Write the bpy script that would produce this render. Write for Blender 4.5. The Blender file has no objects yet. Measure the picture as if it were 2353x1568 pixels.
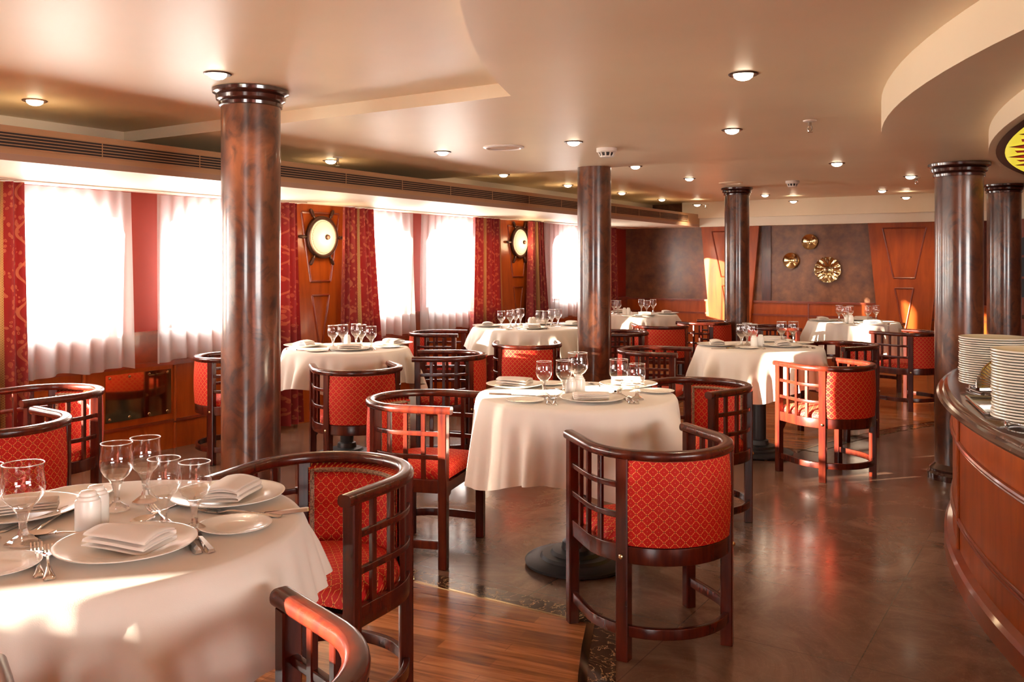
import bpy, math, random
from mathutils import Vector
random.seed(7)
SC = bpy.context.scene
COL = SC.collection
PI = math.pi
sin, cos = math.sin, math.cos

# ------------------------------------------------------------------ camera model (used to survey the photo)
F, CX, HY, EYE, TH = 2050.0, 1176.5, 606.0, 1.3306, math.radians(32.46)
ct, st = cos(TH), sin(TH)
def room(X, Y): return (X*ct - Y*st, X*st + Y*ct)
def at(x, y, h):                      # pixel on the horizontal plane h -> room (u, v)
    Y = F*(EYE-h)/(y-HY)
    return room((x-CX)/F*Y, Y)
def on_left(x, y, u0=-5.55):          # pixel on the left wall -> (v, h)
    a = (x-CX)/F; Y = u0/(a*ct-st)
    return Y*(a*st+ct), EYE-(y-HY)*Y/F
def on_back(x, y, v0=11.8):           # pixel on the end wall -> (u, h)
    a = (x-CX)/F; Y = v0/(a*st+ct)
    return Y*(a*ct-st), EYE-(y-HY)*Y/F

# ------------------------------------------------------------------ materials
def newmat(name):
    m = bpy.data.materials.new(name); m.use_nodes = True
    nt = m.node_tree; b = nt.nodes['Principled BSDF']
    return m, nt, b
def N(nt, t, **kw):
    n = nt.nodes.new(t)
    for k, v in kw.items():
        if k in n.inputs: n.inputs[k].default_value = v
        else: setattr(n, k, v)
    return n
def L(nt, a, b): nt.links.new(a, b)
def rgb(c): return (c[0], c[1], c[2], 1.0)
def plain(name, col, rough=0.5, metal=0.0, coat=0.0, spec=0.5, sheen=0.0):
    m, nt, b = newmat(name)
    b.inputs['Base Color'].default_value = rgb(col)
    b.inputs['Roughness'].default_value = rough
    b.inputs['Metallic'].default_value = metal
    b.inputs['Coat Weight'].default_value = coat
    b.inputs['Coat Roughness'].default_value = 0.08
    b.inputs['Specular IOR Level'].default_value = spec
    b.inputs['Sheen Weight'].default_value = sheen
    return m
def ramp(nt, fac, stops):
    r = nt.nodes.new('ShaderNodeValToRGB'); e = r.color_ramp.elements
    while len(e) < len(stops): e.new(0.5)
    for i, (p, c) in enumerate(stops): e[i].position = p; e[i].color = rgb(c)
    L(nt, fac, r.inputs['Fac'])
    return r.outputs['Color']
def mapped(nt, kind='Object', scale=(1, 1, 1), rot=(0, 0, 0)):
    tc = nt.nodes.new('ShaderNodeTexCoord'); mp = nt.nodes.new('ShaderNodeMapping')
    mp.inputs['Scale'].default_value = scale; mp.inputs['Rotation'].default_value = rot
    L(nt, tc.outputs[kind], mp.inputs['Vector'])
    return mp.outputs['Vector']
def bump(nt, b, h, strength=0.2, dist=0.01):
    bp = N(nt, 'ShaderNodeBump', Strength=strength, Distance=dist)
    L(nt, h, bp.inputs['Height']); L(nt, bp.outputs['Normal'], b.inputs['Normal'])
def noisy(name, stops, scale=5, detail=6, rough=0.5, vec=(1, 1, 1), kind='Object', coat=0.0, distort=0.0, bumps=0.0, metal=0.0, spec=0.5, coatr=0.08):
    m, nt, b = newmat(name)
    v = mapped(nt, kind, vec)
    n = N(nt, 'ShaderNodeTexNoise', Scale=scale, Detail=detail, Roughness=0.6, Distortion=distort)
    L(nt, v, n.inputs['Vector'])
    L(nt, ramp(nt, n.outputs['Fac'], stops), b.inputs['Base Color'])
    b.inputs['Roughness'].default_value = rough; b.inputs['Coat Weight'].default_value = coat
    b.inputs['Coat Roughness'].default_value = coatr
    b.inputs['Metallic'].default_value = metal; b.inputs['Specular IOR Level'].default_value = spec
    if bumps: bump(nt, b, n.outputs['Fac'], bumps)
    return m
def emit(name, col, s):
    m, nt, b = newmat(name)
    b.inputs['Base Color'].default_value = rgb((0.3, 0.25, 0.18))
    b.inputs['Emission Color'].default_value = rgb(col); b.inputs['Emission Strength'].default_value = s
    return m

def math_n(nt, op, a, b=None, c=None):
    n = nt.nodes.new('ShaderNodeMath'); n.operation = op
    for i, x in enumerate((a, b, c)):
        if x is None: continue
        if isinstance(x, (int, float)): n.inputs[i].default_value = x
        else: L(nt, x, n.inputs[i])
    return n.outputs[0]
def mixc(nt, fac, a, b):
    n = nt.nodes.new('ShaderNodeMix'); n.data_type = 'RGBA'
    if isinstance(fac, (int, float)): n.inputs[0].default_value = fac
    else: L(nt, fac, n.inputs[0])
    for i, x in ((6, a), (7, b)):
        if isinstance(x, tuple): n.inputs[i].default_value = rgb(x)
        else: L(nt, x, n.inputs[i])
    return n.outputs[2]
M = {}
M['mahogany'] = noisy('mahogany', [(0.3, (0.030, 0.0036, 0.0028)), (0.7, (0.088, 0.0115, 0.0040))], 6, 5, 0.24, (6, 6, 0.8), coat=0.15, spec=0.35)
M['cherry'] = noisy('cherry_veneer', [(0.25, (0.23, 0.034, 0.0035)), (0.75, (0.42, 0.080, 0.0070))], 3, 6, 0.32, (5, 5, 0.7), spec=0.3, coat=0.10, distort=0.6)
M['cherry_dark'] = noisy('cherry_rail', [(0.25, (0.15, 0.020, 0.005)), (0.75, (0.25, 0.038, 0.008))], 3, 6, 0.28, (4, 4, 4), coat=0.5)
M['red_wall'] = plain('terracotta_paint', (0.27, 0.020, 0.008), 0.6)
M['ceiling'] = noisy('ceiling_paint', [(0.3, (0.80, 0.66, 0.46)), (0.7, (0.85, 0.71, 0.50))], 1.3, 3, 0.42, spec=0.35)
M['soffit'] = plain('soffit_paint', (0.80, 0.70, 0.55), 0.5)
M['grille_tan'] = plain('grille_tan_paint', (0.42, 0.235, 0.115), 0.5)
M['lip_grey'] = plain('bulkhead_lip', (0.36, 0.22, 0.15), 0.5)
M['grille_dark'] = plain('duct_dark', (0.03, 0.018, 0.015), 0.7)
M['wallpaper'] = noisy('mottled_wallpaper', [(0.28, (0.070, 0.022, 0.0075)), (0.5, (0.15, 0.050, 0.017)), (0.75, (0.25, 0.092, 0.033))], 8, 9, 0.5, bumps=0.03, spec=0.3, coat=0.6, coatr=0.25)
M['burl'] = noisy('burl_lacquer', [(0.28, (0.022, 0.010, 0.009)), (0.48, (0.115, 0.036, 0.016)), (0.72, (0.235, 0.080, 0.030))], 3.2, 8, 0.28, (1, 1, 0.7), coat=0.4, distort=1.5)
_nt = M['burl'].node_tree; _b = _nt.nodes['Principled BSDF']
_src = _b.inputs['Base Color'].links[0].from_socket
_v = mapped(_nt, 'Object', (1, 1, 0.8))
_n = N(_nt, 'ShaderNodeTexNoise', Scale=7.0, Detail=5.0, Roughness=0.55, Distortion=2.5); L(_nt, _v, _n.inputs['Vector'])
L(_nt, mixc(_nt, ramp(_nt, _n.outputs['Fac'], [(0.48, (0, 0, 0)), (0.66, (0.75, 0.75, 0.75))]), _src, (0.020, 0.010, 0.010)), _b.inputs['Base Color'])
M['cap'] = plain('dark_capital', (0.045, 0.012, 0.008), 0.2, coat=0.7)
M['china'] = plain('white_china', (0.90, 0.86, 0.80), 0.22, coat=0.15)
M['plate_stack'] = plain('stacked_china', (0.80, 0.76, 0.66), 0.15, coat=0.5)
M['steel'] = plain('polished_steel', (0.75, 0.70, 0.66), 0.12, metal=1.0)
M['chrome'] = plain('chrome', (0.6, 0.55, 0.5), 0.1, metal=1.0)
M['brass'] = plain('polished_brass', (0.60, 0.45, 0.24), 0.16, metal=1.0)
M['brass_mirror'] = plain('brass_sheet', (0.62, 0.45, 0.22), 0.08, metal=1.0)
M['iron'] = plain('black_iron', (0.020, 0.018, 0.020), 0.45)
M['bronze'] = plain('dark_bronze', (0.07, 0.03, 0.018), 0.35, metal=0.6)
M['white_plastic'] = plain('white_plastic', (0.80, 0.72, 0.64), 0.4)
M['dark_slot'] = plain('dark_slot', (0.03, 0.02, 0.02), 0.6)
M['granite'] = noisy('brown_granite', [(0.3, (0.035, 0.013, 0.009)), (0.55, (0.085, 0.036, 0.025)), (0.75, (0.16, 0.082, 0.058))], 60, 5, 0.1, coat=0.2)
M['navy'] = plain('dark_shelf_back', (0.012, 0.012, 0.02), 0.5)
M['amber'] = plain('amber_resin', (0.55, 0.14, 0.03), 0.2)
M['table_top'] = plain('dark_table_board', (0.06, 0.025, 0.015), 0.5)
M['bulb'] = emit('lamp_bulb', (1.0, 0.84, 0.60), 16.0)
M['yellow_glass'] = emit('yellow_leaded_glass', (0.86, 0.66, 0.05), 0.85)
M['red_glass'] = emit('red_leaded_glass', (0.20, 0.012, 0.006), 0.9)
M['scarlet_glass'] = emit('scarlet_leaded_glass', (0.75, 0.03, 0.01), 0.8)
M['green_glass'] = emit('green_leaded_glass', (0.12, 0.5, 0.04), 0.7)
M['lead'] = plain('black_lead', (0.008, 0.008, 0.01), 0.35)
for k in ('yellow_glass', 'red_glass', 'scarlet_glass', 'green_glass'):
    b = M[k].node_tree.nodes['Principled BSDF']
    b.inputs['Base Color'].default_value = rgb((0.05, 0.03, 0.01)); b.inputs['Roughness'].default_value = 0.15

def cloth_mat(name, col, rough=0.85):
    m, nt, b = newmat(name)
    v = mapped(nt, 'Object', (1, 1, 1))
    n = N(nt, 'ShaderNodeTexNoise', Scale=9.0, Detail=4.0)
    L(nt, v, n.inputs['Vector'])
    w = N(nt, 'ShaderNodeTexNoise', Scale=600.0, Detail=1.0)
    L(nt, v, w.inputs['Vector'])
    L(nt, ramp(nt, n.outputs['Fac'], [(0.3, tuple(c*0.96 for c in col)), (0.7, col)]), b.inputs['Base Color'])
    b.inputs['Roughness'].default_value = rough; b.inputs['Sheen Weight'].default_value = 0.2
    bump(nt, b, w.outputs['Fac'], 0.08, 0.002)
    return m
M['cloth'] = cloth_mat('ivory_tablecloth', (0.68, 0.60, 0.53))
M['napkin'] = cloth_mat('napkin_linen', (0.70, 0.61, 0.54))

def sheer_mat():
    m, nt, b = newmat('white_sheer')
    out = nt.nodes['Material Output']
    tr = N(nt, 'ShaderNodeBsdfTransparent'); tr.inputs['Color'].default_value = rgb((1, 0.98, 0.96))
    tl = N(nt, 'ShaderNodeBsdfTranslucent'); tl.inputs['Color'].default_value = rgb((0.66, 0.64, 0.63))
    df = N(nt, 'ShaderNodeBsdfDiffuse'); df.inputs['Color'].default_value = rgb((0.80, 0.78, 0.77))
    a = N(nt, 'ShaderNodeMixShader', Fac=0.5); L(nt, tl.outputs[0], a.inputs[1]); L(nt, df.outputs[0], a.inputs[2])
    c = N(nt, 'ShaderNodeMixShader', Fac=0.64); L(nt, tr.outputs[0], c.inputs[1]); L(nt, a.outputs[0], c.inputs[2])
    L(nt, c.outputs[0], out.inputs['Surface'])
    return m
M['sheer'] = sheer_mat()
def light_blind_mat():
    m, nt, b = newmat('light_diffusing_blind')
    tl = N(nt, 'ShaderNodeBsdfTranslucent'); tl.inputs['Color'].default_value = rgb((0.95, 0.92, 0.88))
    L(nt, tl.outputs[0], nt.nodes['Material Output'].inputs['Surface'])
    return m
M['blind'] = light_blind_mat()  # translucent sheet for the unseen blinds added to shape the daylight

def thin_glass(name, tint=(1, 1, 1), extra=0.04, rough=0.02):
    m, nt, b = newmat(name)
    out = nt.nodes['Material Output']
    tr = N(nt, 'ShaderNodeBsdfTransparent'); tr.inputs['Color'].default_value = rgb(tint)
    gl = N(nt, 'ShaderNodeBsdfGlossy', Roughness=rough); gl.inputs['Color'].default_value = rgb((1, 1, 1))
    lw = N(nt, 'ShaderNodeLayerWeight', Blend=0.5)
    pw = N(nt, 'ShaderNodeMath', operation='POWER'); pw.inputs[1].default_value = 2.6; L(nt, lw.outputs['Facing'], pw.inputs[0])
    ad = N(nt, 'ShaderNodeMath', operation='MULTIPLY_ADD'); ad.inputs[1].default_value = 0.75; ad.inputs[2].default_value = extra
    L(nt, pw.outputs[0], ad.inputs[0])
    mx = N(nt, 'ShaderNodeMixShader'); L(nt, ad.outputs[0], mx.inputs[0])
    L(nt, tr.outputs[0], mx.inputs[1]); L(nt, gl.outputs[0], mx.inputs[2])
    L(nt, mx.outputs[0], out.inputs['Surface'])
    return m
M['glass'] = thin_glass('goblet_glass', (0.97, 0.97, 0.97), 0.075)
M['glass_rim'] = thin_glass('goblet_rim', (0.95, 0.95, 0.95), 0.75, 0.25)
M['thick_glass'] = thin_glass('goblet_thick_glass', (0.96, 0.96, 0.96), 0.26, 0.08)
M['pane'] = thin_glass('window_pane', (1, 1, 1), 0.0)
M['stem_glass'] = thin_glass('goblet_stem_glass', (0.94, 0.93, 0.92), 0.36)

def fabric_mat():
    m, nt, b = newmat('red_diamond_fabric')
    uv = N(nt, 'ShaderNodeUVMap'); sp = nt.nodes.new('ShaderNodeSeparateXYZ'); L(nt, uv.outputs[0], sp.inputs[0])
    x = math_n(nt, 'DIVIDE', sp.outputs[0], 0.0345); y = math_n(nt, 'DIVIDE', sp.outputs[1], 0.036)
    a = math_n(nt, 'ADD', x, y); c = math_n(nt, 'SUBTRACT', x, y)
    pa = math_n(nt, 'PINGPONG', a, 0.5); pc = math_n(nt, 'PINGPONG', c, 0.5)
    la = math_n(nt, 'LESS_THAN', pa, 0.045); lc = math_n(nt, 'LESS_THAN', pc, 0.045)
    line = math_n(nt, 'MAXIMUM', la, lc)
    # stitched dashes along the lattice, a dark knot on each crossing and a pale pip in each diamond
    dash = math_n(nt, 'GREATER_THAN', math_n(nt, 'PINGPONG', math_n(nt, 'MULTIPLY', x, 6.0), 0.5), 0.13)
    knot = math_n(nt, 'LESS_THAN', math_n(nt, 'MAXIMUM', pa, pc), 0.10)
    pip = math_n(nt, 'GREATER_THAN', math_n(nt, 'MINIMUM', pa, pc), 0.445)
    gold = math_n(nt, 'MULTIPLY', line, dash)
    n = N(nt, 'ShaderNodeTexNoise', Scale=260.0, Detail=2.0); L(nt, uv.outputs[0], n.inputs['Vector'])
    base = ramp(nt, n.outputs['Fac'], [(0.3, (0.40, 0.006, 0.005)), (0.7, (0.51, 0.010, 0.008))])
    c1 = mixc(nt, math_n(nt, 'MULTIPLY', gold, 0.9), base, (0.78, 0.38, 0.09))
    c2 = mixc(nt, math_n(nt, 'MULTIPLY', pip, 0.5), c1, (0.72, 0.24, 0.12))
    c3 = mixc(nt, math_n(nt, 'MULTIPLY', knot, 0.9), c2, (0.19, 0.003, 0.003))
    L(nt, c3, b.inputs['Base Color'])
    b.inputs['Roughness'].default_value = 0.7; b.inputs['Specular IOR Level'].default_value = 0.25
    return m
M['fabric'] = fabric_mat()
M['braid'] = noisy('gold_braid', [(0.35, (0.10, 0.045, 0.03)), (0.6, (0.42, 0.28, 0.18))], 160, 3, 0.6, bumps=0.5)

def drape_mat():
    m, nt, b = newmat('red_gold_drape')
    uv = N(nt, 'ShaderNodeUVMap'); sp = nt.nodes.new('ShaderNodeSeparateXYZ'); L(nt, uv.outputs[0], sp.inputs[0])
    U, V = sp.outputs[0], sp.outputs[1]
    # fabric width coordinate U in metres: floral red band 0.36, gold check band 0.10
    f = math_n(nt, 'FRACT', math_n(nt, 'DIVIDE', U, 0.46))
    band = math_n(nt, 'GREATER_THAN', f, 0.78)
    # vine and leaves
    wav = math_n(nt, 'MULTIPLY', math_n(nt, 'SINE', math_n(nt, 'MULTIPLY', V, 26.0)), 0.10)
    d = math_n(nt, 'ABSOLUTE', math_n(nt, 'SUBTRACT', math_n(nt, 'ADD', f, wav), 0.38))
    vine = math_n(nt, 'LESS_THAN', d, 0.022)
    mp = N(nt, 'ShaderNodeMapping'); mp.inputs['Scale'].default_value = (34, 26, 1); L(nt, uv.outputs[0], mp.inputs['Vector'])
    nz = N(nt, 'ShaderNodeTexNoise', Scale=9.0, Detail=2.0); L(nt, uv.outputs[0], nz.inputs['Vector'])
    va = nt.nodes.new('ShaderNodeVectorMath'); va.operation = 'MULTIPLY_ADD'; L(nt, nz.outputs['Color'], va.inputs[0]); va.inputs[1].default_value = (1.6, 1.6, 0); L(nt, mp.outputs[0], va.inputs[2])
    vo = N(nt, 'ShaderNodeTexVoronoi', Scale=1.0); L(nt, va.outputs[0], vo.inputs['Vector'])
    leaf = math_n(nt, 'LESS_THAN', vo.outputs['Distance'], 0.34)
    sub = math_n(nt, 'GREATER_THAN', math_n(nt, 'PINGPONG', math_n(nt, 'MULTIPLY', vo.outputs['Distance'], 8.0), 0.5), 0.10)
    pat = math_n(nt, 'MAXIMUM', vine, math_n(nt, 'MULTIPLY', leaf, sub))
    red = mixc(nt, math_n(nt, 'MULTIPLY', pat, 0.55), (0.21, 0.007, 0.006), (0.46, 0.14, 0.055))
    chk = math_n(nt, 'GREATER_THAN', math_n(nt, 'MULTIPLY', math_n(nt, 'SINE', math_n(nt, 'MULTIPLY', V, 420.0)), math_n(nt, 'SINE', math_n(nt, 'MULTIPLY', U, 420.0))), 0.15)
    gold = mixc(nt, chk, (0.36, 0.17, 0.05), (0.20, 0.08, 0.025))
    col = mixc(nt, band, red, gold)
    L(nt, col, b.inputs['Base Color']); b.inputs['Roughness'].default_value = 0.7
    b.inputs['Sheen Weight'].default_value = 0.15
    tl = N(nt, 'ShaderNodeBsdfTranslucent'); L(nt, col, tl.inputs['Color'])
    mx = N(nt, 'ShaderNodeMixShader', Fac=0.12); L(nt, b.outputs[0], mx.inputs[1]); L(nt, tl.outputs[0], mx.inputs[2])
    L(nt, mx.outputs[0], nt.nodes['Material Output'].inputs['Surface'])
    return m
M['drape'] = drape_mat()

def marble_mat(name, stops, vein, tile=0.62, rough=0.2, vfac=0.10):
    m, nt, b = newmat(name)
    v = mapped(nt, 'Object', (1, 1, 1))
    n1 = N(nt, 'ShaderNodeTexNoise', Scale=2.2, Detail=10.0, Roughness=0.68, Distortion=1.2); L(nt, v, n1.inputs['Vector'])
    n2 = N(nt, 'ShaderNodeTexNoise', Scale=6.0, Detail=6.0, Roughness=0.6, Distortion=3.0); L(nt, v, n2.inputs['Vector'])
    col = ramp(nt, n1.outputs['Fac'], stops)
    vv = math_n(nt, 'LESS_THAN', math_n(nt, 'ABSOLUTE', math_n(nt, 'SUBTRACT', n2.outputs['Fac'], 0.5)), 0.010)
    col = mixc(nt, math_n(nt, 'MULTIPLY', vv, vfac), col, vein)
    br = N(nt, 'ShaderNodeTexBrick'); br.offset = 0.0
    br.inputs['Scale'].default_value = 1.0; br.inputs['Mortar Size'].default_value = 0.0022
    br.inputs['Brick Width'].default_value = tile; br.inputs['Row Height'].default_value = tile
    L(nt, v, br.inputs['Vector'])
    col = mixc(nt, math_n(nt, 'MULTIPLY', br.outputs['Fac'], 0.55), col, (0.05, 0.025, 0.018))
    L(nt, col, b.inputs['Base Color'])
    L(nt, math_n(nt, 'ADD', math_n(nt, 'MULTIPLY', n2.outputs['Fac'], 0.16), rough-0.06), b.inputs['Roughness'])
    b.inputs['Coat Weight'].default_value = 0.10; b.inputs['Coat Roughness'].default_value = 0.10
    b.inputs['Specular IOR Level'].default_value = 0.35
    return m
M['marble'] = marble_mat('brown_marble_floor', [(0.25, (0.070, 0.032, 0.020)), (0.5, (0.14, 0.074, 0.048)), (0.75, (0.24, 0.14, 0.095))], (0.38, 0.22, 0.14))
M['emperador'] = marble_mat('dark_veined_marble', [(0.3, (0.022, 0.010, 0.007)), (0.6, (0.075, 0.036, 0.020)), (0.8, (0.13, 0.065, 0.03))], (0.62, 0.42, 0.22), 3.0, 0.14, 0.6)

def plank_mat():
    m, nt, b = newmat('teak_plank_floor')
    v = mapped(nt, 'Object', (1, 1, 1), (0, 0, -math.radians(9)))
    br = N(nt, 'ShaderNodeTexBrick'); br.offset = 0.37
    br.inputs['Scale'].default_value = 1.0; br.inputs['Mortar Size'].default_value = 0.0015
    br.inputs['Brick Width'].default_value = 0.62; br.inputs['Row Height'].default_value = 0.065
    br.inputs['Color1'].default_value = rgb((0, 0, 0)); br.inputs['Color2'].default_value = rgb((1, 1, 1))
    br.inputs['Mortar'].default_value = rgb((0.2, 0.2, 0.2)); br.inputs['Bias'].default_value = 0.0
    L(nt, v, br.inputs['Vector'])
    mp = N(nt, 'ShaderNodeMapping'); mp.inputs['Scale'].default_value = (1.6, 22, 1); L(nt, v, mp.inputs['Vector'])
    n = N(nt, 'ShaderNodeTexNoise', Scale=1.6, Detail=7.0, Roughness=0.62, Distortion=0.8); L(nt, mp.outputs[0], n.inputs['Vector'])
    g = ramp(nt, n.outputs['Fac'], [(0.3, (0.13, 0.040, 0.013)), (0.5, (0.32, 0.115, 0.036)), (0.72, (0.46, 0.19, 0.065))])
    tone = mixc(nt, br.outputs['Color'], (0.62, 0.58, 0.55), (1.15, 1.12, 1.1))
    mu = nt.nodes.new('ShaderNodeMix'); mu.data_type = 'RGBA'; mu.blend_type = 'MULTIPLY'; mu.inputs[0].default_value = 1.0
    L(nt, g, mu.inputs[6]); L(nt, tone, mu.inputs[7])
    L(nt, mu.outputs[2], b.inputs['Base Color'])
    b.inputs['Roughness'].default_value = 0.24; b.inputs['Coat Weight'].default_value = 0.25
    return m
M['plank'] = plank_mat()

# ------------------------------------------------------------------ mesh builder
class MB:
    def __init__(s): s.v = []; s.f = []; s.m = []; s.uv = {}; s.flat = set()
    def add(s, pts): i = len(s.v); s.v += [tuple(p) for p in pts]; return i
    def face(s, idx, m=0, uv=None):
        if uv: s.uv[len(s.f)] = uv
        s.f.append(tuple(idx)); s.m.append(m)
    def quad(s, a, b, c, d, m=0, uv=None):
        i = s.add([a, b, c, d]); s.face((i, i+1, i+2, i+3), m, uv)
    def box(s, x0, x1, y0, y1, z0, z1, m=0, bev=0.0):
        if bev: return s.prism([(x0+bev, y0), (x1-bev, y0), (x1, y0+bev), (x1, y1-bev), (x1-bev, y1), (x0+bev, y1), (x0, y1-bev), (x0, y0+bev)], z0, z1, m)
        i = s.add([(x0, y0, z0), (x1, y0, z0), (x1, y1, z0), (x0, y1, z0), (x0, y0, z1), (x1, y0, z1), (x1, y1, z1), (x0, y1, z1)])
        for q in ((0, 3, 2, 1), (4, 5, 6, 7), (0, 1, 5, 4), (1, 2, 6, 5), (2, 3, 7, 6), (3, 0, 4, 7)): s.face([i+k for k in q], m)
    def prism(s, poly, z0, z1, m=0):
        n = len(poly); i = s.add([(x, y, z0) for x, y in poly] + [(x, y, z1) for x, y in poly])
        s.face([i+k for k in range(n)][::-1], m); s.face([i+n+k for k in range(n)], m)
        for k in range(n): s.face((i+k, i+(k+1) % n, i+n+(k+1) % n, i+n+k), m)
    def lathe(s, prof, seg=24, m=0, c=(0, 0, 0), caps=True, sx=1.0, sy=1.0):
        i = len(s.v); n = len(prof)
        for r, z in prof:
            for k in range(seg):
                a = 2*PI*k/seg
                s.v.append((c[0]+r*cos(a)*sx, c[1]+r*sin(a)*sy, c[2]+z))
        for j in range(n-1):
            for k in range(seg):
                k2 = (k+1) % seg
                s.face((i+j*seg+k, i+j*seg+k2, i+(j+1)*seg+k2, i+(j+1)*seg+k), m)
        if caps:
            s.face([i+k for k in range(seg)][::-1], m); s.face([i+(n-1)*seg+k for k in range(seg)], m)
    def sweep(s, path, sec, z=0.0, m=0, closed=False, uvs=False):
        # path: planar (x, y) points; sec: closed loop of (outward offset, height)
        n = len(path); k = len(sec); i = len(s.v)
        for a in range(n):
            p0 = path[(a-1) % n] if (closed or a > 0) else path[a]
            p1 = path[(a+1) % n] if (closed or a < n-1) else path[a]
            tx, ty = p1[0]-p0[0], p1[1]-p0[1]; l = math.hypot(tx, ty) or 1
            nx, ny = ty/l, -tx/l
            for o, h in sec: s.v.append((path[a][0]+nx*o, path[a][1]+ny*o, z+h))
        for a in range(n if closed else n-1):
            b = (a+1) % n
            for q in range(k):
                q2 = (q+1) % k
                s.face((i+a*k+q, i+b*k+q, i+b*k+q2, i+a*k+q2), m)
        if not closed:
            s.face([i+q for q in range(k)], m); s.face([i+(n-1)*k+q for q in range(k)][::-1], m)
    def tube(s, pts, r, seg=8, m=0):
        pts = [Vector(p) for p in pts]; i = len(s.v); n = len(pts)
        for a in range(n):
            t = (pts[min(a+1, n-1)]-pts[max(a-1, 0)]).normalized()
            up = Vector((0, 0, 1)) if abs(t.z) < 0.9 else Vector((1, 0, 0))
            x = t.cross(up).normalized(); y = x.cross(t)
            rr = r[a] if isinstance(r, (list, tuple)) else r
            for k in range(seg):
                g = 2*PI*k/seg; s.v.append(tuple(pts[a]+x*rr*cos(g)+y*rr*sin(g)))
        for a in range(n-1):
            for k in range(seg):
                k2 = (k+1) % seg
                s.face((i+a*seg+k, i+a*seg+k2, i+(a+1)*seg+k2, i+(a+1)*seg+k), m)
        s.face([i+k for k in range(seg)], m); s.face([i+(n-1)*seg+k for k in range(seg)][::-1], m)
    def grid(s, fn, nu, nv, m=0, uvf=None, wrap=False):
        i = len(s.v)
        for a in range(nu+1):
            for b in range(nv+1): s.v.append(tuple(fn(a/nu, b/nv)))
        w = nv+1
        for a in range(nu):
            for b in range(nv):
                uv = None
                if uvf: uv = [uvf(x/nu, y/nv) for x, y in ((a, b), (a+1, b), (a+1, b+1), (a, b+1))]
                s.face((i+a*w+b, i+(a+1)*w+b, i+(a+1)*w+b+1, i+a*w+b+1), m, uv)
    def build(s, name, mats, parent=None, smooth=True, loc=(0, 0, 0), rotz=0.0, angle=35, weld=False):
        me = bpy.data.meshes.new(name); me.from_pydata(s.v, [], s.f)
        for mm in (mats if isinstance(mats, (list, tuple)) else [mats]): me.materials.append(M[mm])
        for p, q in zip(me.polygons, s.m): p.material_index = q
        if s.uv:
            ul = me.uv_layers.new(name='UVMap')
            for fi, uv in s.uv.items():
                for li, c in zip(me.polygons[fi].loop_indices, uv): ul.data[li].uv = c
        me.validate(); me.update()
        import bmesh
        bm = bmesh.new(); bm.from_mesh(me)
        bmesh.ops.remove_doubles(bm, verts=bm.verts, dist=1e-5)
        bmesh.ops.recalc_face_normals(bm, faces=bm.faces)
        bm.to_mesh(me); bm.free()
        if smooth:
            for p in me.polygons: p.use_smooth = True
            me.set_sharp_from_angle(angle=math.radians(angle))
        o = bpy.data.objects.new(name, me); COL.objects.link(o)
        o.location = loc; o.rotation_euler = (0, 0, rotz)
        if parent: o.parent = parent
        return o

def tag(o, label=None, cat=None, group=None, kind=None):
    if label: o['label'] = label
    if cat: o['category'] = cat
    if group: o['group'] = group
    if kind: o['kind'] = kind
    return o
def thing(name, label, cat, loc=(0, 0, 0), rotz=0.0, group=None):
    o = bpy.data.objects.new(name, None); COL.objects.link(o)
    o.empty_display_size = 0.05
    o.location = loc; o.rotation_euler = (0, 0, rotz)
    return tag(o, label, cat, group)
KIDS = {}
def copy_thing(root, loc, rotz=0.0, label=None, group=None, kids=None):
    c = root.copy(); COL.objects.link(c); c.location = loc; c.rotation_euler = (root.rotation_euler[0], root.rotation_euler[1], rotz)
    if label: c['label'] = label
    if group: c['group'] = group
    for ch in (kids if kids is not None else root.children):
        d = ch.copy(); COL.objects.link(d); d.parent = c
        for g in ch.children:
            e = g.copy(); COL.objects.link(e); e.parent = d
    return c
ORD = ['first', 'second', 'third', 'fourth', 'fifth', 'sixth', 'seventh', 'eighth', 'ninth', 'tenth', 'eleventh', 'twelfth', 'thirteenth', 'fourteenth', 'fifteenth', 'sixteenth', 'seventeenth', 'eighteenth', 'nineteenth', 'twentieth', 'twenty-first', 'twenty-second', 'twenty-third', 'twenty-fourth', 'twenty-fifth', 'twenty-sixth']
def struct(o): o['kind'] = 'structure'; return o
def rrect(w, h, r=0.3, n=4):           # rounded rectangle section centred on 0
    pts = []
    rr = r*min(w, h)
    for cx, cy, a0 in ((w/2-rr, h/2-rr, 0), (-w/2+rr, h/2-rr, 90), (-w/2+rr, -h/2+rr, 180), (w/2-rr, -h/2+rr, 270)):
        for k in range(n+1):
            a = math.radians(a0+90*k/n); pts.append((cx+rr*cos(a), cy+rr*sin(a)))
    return pts

# ================================================================== SETTING
UL, VB, UR, VN = -5.55, 11.8, 5.0, -6.0
m = MB(); m.box(UL-0.2, UR+0.2, VN-0.2, VB+0.2, -0.1, 0.0)
struct(m.build('floor', 'marble', smooth=False))
CF = (4.3, 5.3)
def arc_pts(c, R, v0, v1, n=20):
    out = []
    for k in range(n+1):
        v = v0+(v1-v0)*k/n
        out.append((c[0]-math.sqrt(max(R*R-(v-c[1])**2, 0)), v))
    return out
near_arc = arc_pts(CF, 6.29, -0.9, 2.93)
far_arc = arc_pts(CF, 6.08, 6.48, 11.3)
m = MB(); m.prism([(UL, 2.93), (UL, VN), (4.3, VN), (4.3, -0.98)] + near_arc, 0.0, 0.002)
struct(m.build('floor.001', 'plank', smooth=False))
m = MB(); m.prism([(UL, VB), (UL, 6.48)] + far_arc + [(0.2, VB)], 0.0, 0.002)
struct(m.build('floor.002', 'plank', smooth=False))
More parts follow.
